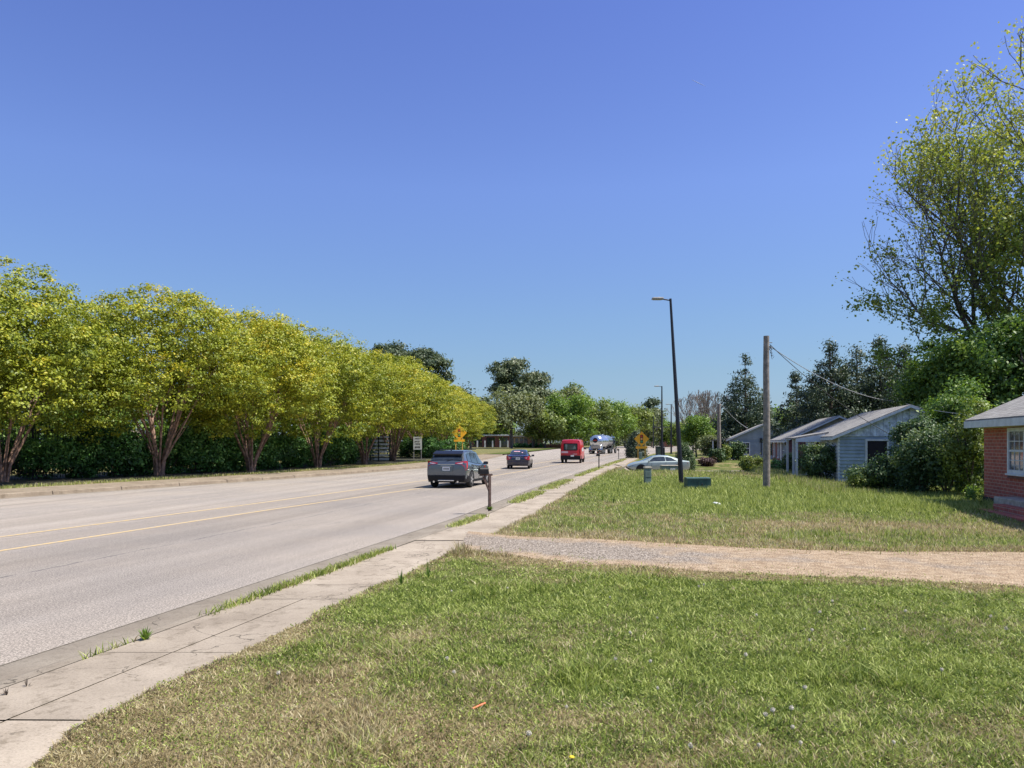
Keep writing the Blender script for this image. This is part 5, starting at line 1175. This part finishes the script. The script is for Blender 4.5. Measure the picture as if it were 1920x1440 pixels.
# --- dark blue sedan
e = empty('sedan', (X(975, 61), 61, .005), math.radians(85.2), 'small dark blue sedan with red tail lights ahead of the grey SUV', 'car')
sec2 = [(-2.22, .48, .86, .90, .74, .60), (-2.18, .32, .94, 1.00, .83, .66), (-2.0, .24, .98, 1.04, .87, .70), (-1.72, .22, .98, 1.07, .88, .66), (-1.35, .21, .96, 1.28, .88, .58), (-1.0, .21, .95, 1.41, .88, .56), (-.3, .21, .93, 1.45, .88, .57), (.3, .21, .92, 1.40, .88, .56), (.9, .21, .91, 1.08, .87, .60), (1.1, .21, .90, .98, .87, .66), (1.7, .23, .82, .90, .85, .66), (2.1, .3, .70, .76, .76, .55), (2.22, .4, .6, .64, .6, .45)]
MB().loft([(s[0], ringf(*s[1:])) for s in sec2]).build('body', M['navy'], e, 38)
rw = end_panel(sec2, -1.68, -1.02, 1.12, .98, .015, 'rear_window', M['glass'], e); end_panel(sec2, 1.0, .32, .97, .95, .015, 'windshield', M['glass'], e)
MB().slab([(-1.50, -.34, 1.215), (-1.50, .22, 1.215), (-1.42, .22, 1.26), (-1.42, -.34, 1.26)], (0, 0, .01)).slab([(-1.38, -.10, 1.30), (-1.38, .36, 1.30), (-1.28, .36, 1.345), (-1.28, -.10, 1.345)], (0, 0, .01)).build('window_sticker', M['pink'], e)
for s in (-1, 1):
    side_panel(sec2, [(-1.45, .10), (-.42, .08), (-.42, .86), (-1.05, .84)], s).build('side_window', M['glass'], e, 50)
    side_panel(sec2, [(-.35, .08), (.78, .08), (.26, .86), (-.35, .86)], s).build('side_window', M['glass'], e, 50)
    tl = MB().add([(-2.24, s*.48, .90), (-2.215, s*.80, .99), (-2.08, s*.89, 1.0), (-2.08, s*.89, .72), (-2.22, s*.83, .68), (-2.25, s*.60, .74)], [(0, 1, 4, 5), (1, 2, 3, 4)]).build('tail_light', M['tail'], e)
    MB().slab([(-2.243, s*.60, .86), (-2.235, s*.70, .89), (-2.235, s*.70, .83), (-2.243, s*.60, .81)], (-.006, 0, 0)).build('pale_lens', M['lensw'], tl)
    mirror(e, .72, s*.86, .98, 'navy')
pl = MB().cbox((-2.245, 0, .78), (.012, .32, .16), .003).build('number_plate', M['plate'], e); mk = MB()
for k in range(6): mk.box(-2.256, -2.253, -.12+k*.042, -.12+k*.042+.026, .74, .82)
mk.build('plate_marks', M['platet'], pl)
MB().loft([(-2.28, [(0, .34), (.62, .34), (.66, .40), (.66, .56), (0, .56)]), (-2.22, [(0, .28), (.76, .29), (.82, .4), (.82, .585), (0, .585)]), (-1.9, [(0, .24), (.87, .26), (.893, .4), (.893, .56), (0, .56)])]).build('bumper', M['navy'], e, 40)
MB().box(-2.245, -2.235, -.42, .42, .90, .925).build('trim_bar', M['chrome'], e); arches(e, (-1.33, 1.32), .884, .32)
for x in (-1.33, 1.32):
    for s in (-1, 1): wheel(e, x, s*.89, .325, .2)
# --- red van
e = empty('delivery_van', (X(1074.5, 77.5), 77.5, .005), math.radians(80.5), 'boxy red delivery van seen from behind, ahead of the dark blue sedan', 'van')
def vring(zb, zr, wb, wr): return [(0, zb), (wb*.94, zb), (wb, zb+.12), (wb, zb+.9), (wb*.985, zb+(zr-zb)*.62), (wr+.02, zr-.16), (wr-.05, zr-.04), (wr-.2, zr+.0), (0, zr+.03)]
vs_ = [(-2.75, .42, 2.18, .92, .80), (-2.72, .40, 2.24, .97, .85), (-2.5, .38, 2.28, .99, .87), (1.2, .36, 2.30, .99, .87), (1.5, .36, 2.10, .99, .84), (2.0, .34, 1.45, .98, .78), (2.35, .34, 1.15, .94, .74), (2.6, .38, .85, .85, .65)]
MB().loft([(s[0], vring(*s[1:])) for s in vs_]).build('body', M['redc'], e, 40)
rw = MB().cbox((-2.765, 0, 1.58), (.02, 1.34, .68), .05).build('rear_window', M['blackg'], e)
MB().cbox((-2.778, 0, 1.58), (.012, 1.20, .56), .02).build('pane', M['glass'], rw)
MB().slab([(-2.787, .42, 1.35), (-2.787, .54, 1.82), (-2.787, .30, 1.82), (-2.787, .36, 1.35)], (-.003, 0, 0)).slab([(-2.787, -.20, 1.38), (-2.787, -.52, 1.42), (-2.787, -.44, 1.72), (-2.787, -.30, 1.60)], (-.003, 0, 0)).build('painted_reflection', M['boxt'], rw)  # pale slabs painted as reflections on the rear glass
MB().cbox((-2.80, 0, .54), (.12, 1.94, .40), .03).build('bumper', M['black'], e, 40)
MB().cbox((-2.87, -.18, .72), (.012, .32, .15), .003).build('number_plate', M['plate'], e)
dc = MB().box(-2.772, -2.765, .24, .90, .98, 1.18).build('decal', M['pink'], e); mk = MB()
for k in range(7): mk.box(-2.777, -2.774, .28+k*.085, .28+k*.085+.05, 1.03+.01*(k % 2), 1.11+.02*(k % 3))
mk.build('decal_lettering', M['white'], dc)
mk = MB()
for k in range(4): mk.box(-2.772, -2.768, -.62+k*.11, -.62+k*.11+.07, .86, .92)
mk.build('rear_lettering', M['white'], e)
for s in (-1, 1):
    MB().cbox((-2.74, s*.90, 1.18), (.05, .1, .46), .015).build('tail_light', M['tail'], e)
    MB().cbox((-2.74, s*.78, 2.16), (.05, .12, .05), .01).build('marker_light', M['tail'], e)
    mirror(e, 1.75, s*.98, 1.38, 'black')
    mk = MB(); r5 = random.Random(3); x = -1.6
    while x < .6:
        w_ = r5.uniform(.08, .14); y = s*.997; mk.box(x, x+w_, min(y, y+s*.004), max(y, y+s*.004), 1.1+r5.uniform(0, .05), 1.45+r5.uniform(-.05, .1)); x += w_+.06
    mk.build('side_lettering', M['white'], e)
    MB().slab([(1.05, s*.985, 1.35), (1.95, s*.97, 1.30), (1.55, s*.90, 1.90), (1.05, s*.90, 1.95)], (0, s*.02, 0)).build('side_window', M['glass'], e)
MB().slab([(1.62, -.72, 2.04), (1.62, .72, 2.04), (2.12, .76, 1.40), (2.12, -.76, 1.40)], (.02, 0, .02)).build('windshield', M['glass'], e)
arches(e, (-1.75, 1.75), .99, .34)
for x in (-1.75, 1.75):
    for s in (-1, 1): wheel(e, x, s*.99, .35, .22)
# --- tanker lorry
e = empty('tanker_lorry', (X(1131, 138), 138, .005), HD-.14, 'shiny steel tanker lorry, farthest vehicle on the road', 'lorry')
tk = MB(); rr_ = [0.0, .45, .75, .95, 1.05, 1.1]; xx_ = [-5.30, -5.22, -5.08, -4.88, -4.65, -4.4]
n = 28; vs = []; R_ = list(zip(xx_, rr_))+[(-1.2, 1.1), (-1.15, 1.14), (-1.05, 1.14), (-1.0, 1.1), (2.2, 1.1)]+[(2.2+(b+5.3)-.0 if 0 else 2.2+( -4.4-(-4.4) )+(i+1)*.18, [1.05, .95, .75, .45, .02][i]) for i, b in enumerate([0]*5)]
for xq, q in R_:
    for k in range(n): a = 2*math.pi*k/n; vs.append((xq, math.cos(a)*max(q, .01)*1.12, 2.18+math.sin(a)*max(q, .01)))
tk.add(vs, [(i*n+k, i*n+(k+1) % n, (i+1)*n+(k+1) % n, (i+1)*n+k) for i in range(len(R_)-1) for k in range(n)]); tank = tk.build('tank', M['steel'], e, 50)
for xq in (-3.6, -2.4, 0.2, 1.4): MB().cyl((xq-.04, 0, 2.18), (xq+.04, 0, 2.18), 1.145, 1.145, 28).build('tank_band', M['chrome'], tank, 40)
em = MB().cyl((-5.35, 0, 2.35), (-5.32, 0, 2.35), .44, .44, 20).build('emblem', M['navy'], tank); mk = MB()
for k in range(4): mk.box(-5.365, -5.355, -.30+k*.16, -.30+k*.16+.11, 2.24, 2.46)
mk.build('emblem_lettering', M['sred'], em)
MB().cbox((-4.95, 0, 1.22), (.5, 1.7, .55), .04).build('rear_cabinet', M['pink'] if 0 else M['stone'], e)
MB().box(-5.1, 5.2, -.45, -.33, .75, .98).box(-5.1, 5.2, .33, .45, .75, .98).build('chassis', M['black'], e)
MB().cbox((-5.35, 0, .62), (.14, 2.3, .12), .02).build('bumper', M['chrome'], e, 40)
for s in (-1, 1):
    fe = MB(); nn = 10
    V = []
    for k in range(nn+1):
        a = math.pi*k/nn; V += [(-4.1-math.cos(a)*1.15, s*.5, .62+math.sin(a)*.72), (-4.1-math.cos(a)*1.15, s*1.22, .62+math.sin(a)*.72)]
    fe.add(V, [(2*k, 2*k+1, 2*k+3, 2*k+2) for k in range(nn)]); fe.build('mudguard', M['steel'], e, 50)
    MB().box(-5.28, -5.26, min(s*.52, s*1.2), max(s*.52, s*1.2), .22, .78).build('mud_flap', M['navy'], e)
    MB().box(-5.30, -5.285, min(s*.6, s*1.1), max(s*.6, s*1.1), .28, .36).build('flap_weight', M['chrome'], e)
    MB().cbox((-5.43, s*.8, .62), (.03, .18, .08), .01).build('tail_light', M['tail'], e)
    for xq in (-4.6, -3.4, .6, 1.8, 4.6): wheel(e, xq, s*1.2, .5, .5 if xq < 4 else .28, nsp=8)
MB().cyl((-5.36, .62, .95), (-5.25, .62, 3.2), .025, n=6).cyl((-5.36, .92, .95), (-5.25, .92, 3.0), .025, n=6).build('ladder', M['chrome'], e)
MB().cbox((-1.1, 0, 3.36), (1.1, .6, .14), .04).build('hatch', M['steel'], tank)
cab = MB().loft([(3.0, [(0, .8), (1.1, .8), (1.18, 1.6), (1.1, 2.9), (.9, 3.05), (0, 3.1)]), (4.3, [(0, .8), (1.15, .8), (1.2, 1.6), (1.1, 2.9), (.9, 3.05), (0, 3.1)]), (4.75, [(0, .7), (1.12, .7), (1.15, 1.6), (1.0, 1.85), (.8, 1.95), (0, 2.0)]), (5.9, [(0, .6), (1.0, .6), (1.0, 1.4), (.8, 1.6), (.6, 1.65), (0, 1.7)])]).build('cab', M['navy'], e, 40)
for s in (-1, 1): MB().slab([(3.6, s*1.2, 1.75), (4.3, s*1.2, 1.75), (4.3, s*1.14, 2.5), (3.6, s*1.14, 2.5)], (0, s*.02, 0)).build('cab_window', M['glass'], cab); MB().cyl((2.8, s*.9, .9), (2.8, s*.9, 3.4), .08, n=10).build('exhaust_stack', M['chrome'], e, 40); MB().cbox((4.5, s*1.42, 2.1), (.1, .22, .5), .03).build('mirror', M['black'], e)
# --- silver parked saloon, seen from its left side with the nose towards the road
def saloon(m, loc, rz, label, name='parked_car'):
    e = empty(name, loc, rz, label, 'car', None)
    sc = [(-2.45, .50, .84, .88, .74, .6), (-2.38, .34, .94, .99, .85, .68), (-2.1, .26, .98, 1.04, .91, .7), (-1.75, .24, .98, 1.10, .92, .66), (-1.3, .22, .96, 1.27, .92, .60), (-.75, .22, .95, 1.42, .92, .58), (-.1, .22, .94, 1.455, .92, .58), (.45, .22, .93, 1.38, .92, .58), (1.05, .22, .92, 1.10, .92, .64), (1.35, .22, .90, .98, .91, .7), (1.9, .24, .80, .88, .89, .68), (2.28, .30, .66, .74, .80, .56), (2.45, .40, .56, .60, .62, .45)]
    MB().loft([(s[0], ringf(*s[1:])) for s in sc]).build('body', m, e, 38); end_panel(sc, -1.70, -.80, 1.05, .97, .015, 'rear_window', M['glass'], e); end_panel(sc, 1.2, .5, .97, .96, .015, 'windshield', M['glass'], e)
    for s in (-1, 1):
        side_panel(sc, [(-1.42, .14), (-.55, .10), (-.50, .84), (-.98, .80)], s).build('side_window', M['glass'], e, 50)
        side_panel(sc, [(-.48, .10), (.92, .10), (.42, .84), (-.44, .84)], s).build('side_window', M['glass'], e, 50)
        MB().slab([(2.20, s*.62, .68), (2.36, s*.50, .62), (2.38, s*.60, .55), (2.05, s*.90, .64)], (.02, s*.01, 0)).build('headlight', M['glass'], e)
        MB().slab([(-2.40, s*.6, .9), (-2.25, s*.88, .93), (-2.20, s*.9, .82), (-2.42, s*.62, .8)], (-.015, s*.01, 0)).build('tail_light', M['tail'], e)
        mirror(e, .85, s*.90, .98, 'silver'); MB().box(-1.0, 1.0, min(s*.921, s*.928), max(s*.921, s*.928), .25, .31).build('sill', M['black'], e)
        for x in (-.5, .62): MB().box(x-.006, x+.006, min(s*.921, s*.927), max(s*.921, s*.927), .32, .9).build('door_gap', M['blackg'], e)
    arches(e, (-1.45, 1.45), .918, .34)
    for x in (-1.45, 1.45):
        for s in (-1, 1): wheel(e, x, s*.93, .34, .22)
    return e
x, y = X(1233, 62.3), 62.3; saloon(M['silver'], (x, y, gz(x, y)+.01), math.pi-.02, 'silver-green saloon parked side-on in the driveway behind the leaning lamp post')


# ------------------------------------------------------------------ small things in the grass and at the kerb
rr = random.Random(77)
dn = [(838, 1248), (851, 1282), (845, 1112), (525, 1280), (523, 1272), (1153, 1251), (1222, 1250), (1310, 1110), (1562, 1140), (1540, 1163), (1522, 1190), (1520, 1210), (1420, 1162), (1232, 1165), (1145, 1120), (1860, 1172), (1766, 1262), (1452, 1350), (1435, 1350), (1480, 1344), (1489, 1370), (1512, 1304), (1422, 1400), (1296, 1420), (1674, 1390), (1232, 1302), (988, 1398), (1395, 1243), (1500, 1395), (1320, 1106), (950, 1105), (1061, 1342), (1620, 1185), (1888, 1198), (1700, 1160), (1180, 1200)]
ds = {}
for i_ in range(2):
    e = empty('dandelion', (0, 0, 0)); H = .075+.025*i_
    MB().tube([(0, 0, 0), (.006, .004, H*.5), (.0, .012, H)], .0022, 5).build('stem', M['stem'], e)
    r = np.random.default_rng(i_); n = 240; d = unit(r.normal(size=(n, 3))); V, F_, q = leaves(np.array([0, .012, H+.012])+d*.012*(.45+.75*r.random(n))[:, None], unit(r.normal(size=(n, 3))+[0, 0, .8]), np.full(n, .006), .7, r, r.random(n))
    link('seed_head', np_mesh('seed_head', V, F_), M['puff'], e); ds[i_] = e
lab_ = 'white dandelion seed head standing in the mown grass'
for k, (u, v) in enumerate(dn):
    x, y = P(u, v, .17)
    if k < 2: o = ds[k]; o.location = (x, y, float(lawn_z(x, y)))
    else: o = dup(ds[k % 2], (x, y, float(lawn_z(x, y))), rr.uniform(0, 6), rr.uniform(.8, 1.2))
    tag(o, lab_, 'flower', 'dandelion seed heads scattered in the lawn')
x, y = P(1072, 1424, .15); e = empty('dandelion', (x, y, .12), 0, 'single yellow dandelion flower low in the grass at the bottom edge', 'flower'); MB().tube([(0, 0, 0), (0, 0, .04)], .003, 5).build('stem', M['stem'], e); MB().ball((0, 0, .045), (.017, .017, .008), 12, 6).build('petals', M['dandy'], e)
x, y = P(898, 1328, .15); o = MB().cbox((0, 0, 0), (.125, .014, .012), .003).build('plastic_strip', M['orange']); o.location = (x, y, .168); o.rotation_euler = (.0, -.1, .75); tag(o, 'orange plastic strip lying in the foreground grass', 'litter')
# broad leafed weeds
def weed(u, v, R, H, n, label, z=.1, mm='green', seed=1, wd=.02):
    x, y = P(u, v, z); r = np.random.default_rng(seed); a = r.random(n)*2*np.pi; el = .5+.9*r.random(n); L = R*(.6+.5*r.random(n))
    V = []; F_ = []
    for k in range(n):
        d = Vector((math.cos(a[k])*math.cos(el[k]), math.sin(a[k])*math.cos(el[k]), math.sin(el[k])*H/R)); s = Vector((-math.sin(a[k]), math.cos(a[k]), 0))*wd
        p = [Vector((0, 0, 0)), d*L[k]*.5, d*L[k]-Vector((0, 0, L[k]*.15))]; b = len(V)
        V += [p[0]-s*.3, p[0]+s*.3, p[1]+s, p[1]-s, p[2]]; F_ += [(b, b+1, b+2, b+3), (b+3, b+2, b+4)]
    me = bpy.data.meshes.new('weed'); me.from_pydata([tuple(q) for q in V], [], F_); me.update(); at = me.attributes.new('rnd', 'FLOAT', 'POINT'); at.data.foreach_set('value', r.random(len(V)).astype(np.float32))
    o = link('weed', me, M['blade'] if mm == 'blade' else M[mm]); o.location = (x, y, z); tag(o, label, 'weed')
weed(272, 1202, .13, .17, 34, 'bright green weed growing from the gutter crack, nearest', .09, 'oakg', 1, .012)
weed(938, 1252, .10, .09, 40, 'tuft of broad bright grass in the foreground lawn left of centre', .12, 'oakg', 2, .008)
weed(918, 957, .24, .17, 120, 'weeds growing round the foot of the mailbox post', .1, 'oakg', 3, .015)
weed(12, 1306, .08, .09, 14, 'dry little weed in the gutter at the left edge', .09, 'bark', 4, .004)
weed(50, 1290, .10, .11, 12, 'dry twig weed in the gutter near the left edge', .09, 'bark', 5, .003)
for k, (u, v, H) in enumerate(((752, 1097, .28), (803, 1085, .34), (1262, 985, .0), (1150, 945, .45), (1130, 940, .4))):
    if H: weed(u, v, .12, H, 16, ['thin tall weed at the lawn edge by the sidewalk, left of the driveway', 'slightly taller weed at the lawn edge just before the driveway', '', 'tall seeding weed in the rough grass beyond the driveway, right of the pair', 'tall seeding weed in the rough grass beyond the driveway, left of the pair'][k], .12, 'green', 10+k, .006)
x, y = P(283, 1315, .11); o = MB().tube([(0, 0, 0), (.06, .01, .006), (.13, -.01, .002)], .006, 5).build('twig', M['bark']); o.location = (x, y, .112); tag(o, 'small brown twig on the sidewalk near the lawn edge', 'twig')
x, y = X(1344, 26), 26; o = MB().cbox((0, 0, 0), (.22, .16, .06), .02).build('paper_scrap', M['white']); x, y = P(1344, 944, .2); o.location = (x, y, .2); o.rotation_euler = (.2, .1, .6); tag(o, 'pale scrap of litter in the rough grass below the utility boxes', 'litter')
# faint vapour trail high up
o = MB().tube([(X(1298, 5200), 5200, Zh(150, 5200)), (X(1312, 5200), 5250, Zh(155, 5250)), (X(1330, 5200), 5300, Zh(162, 5300))], [1.0, 2.2, .5], 6).build('vapour_trail', M['trail']); tag(o, kind='stuff')
print('objects', len(bpy.data.objects))
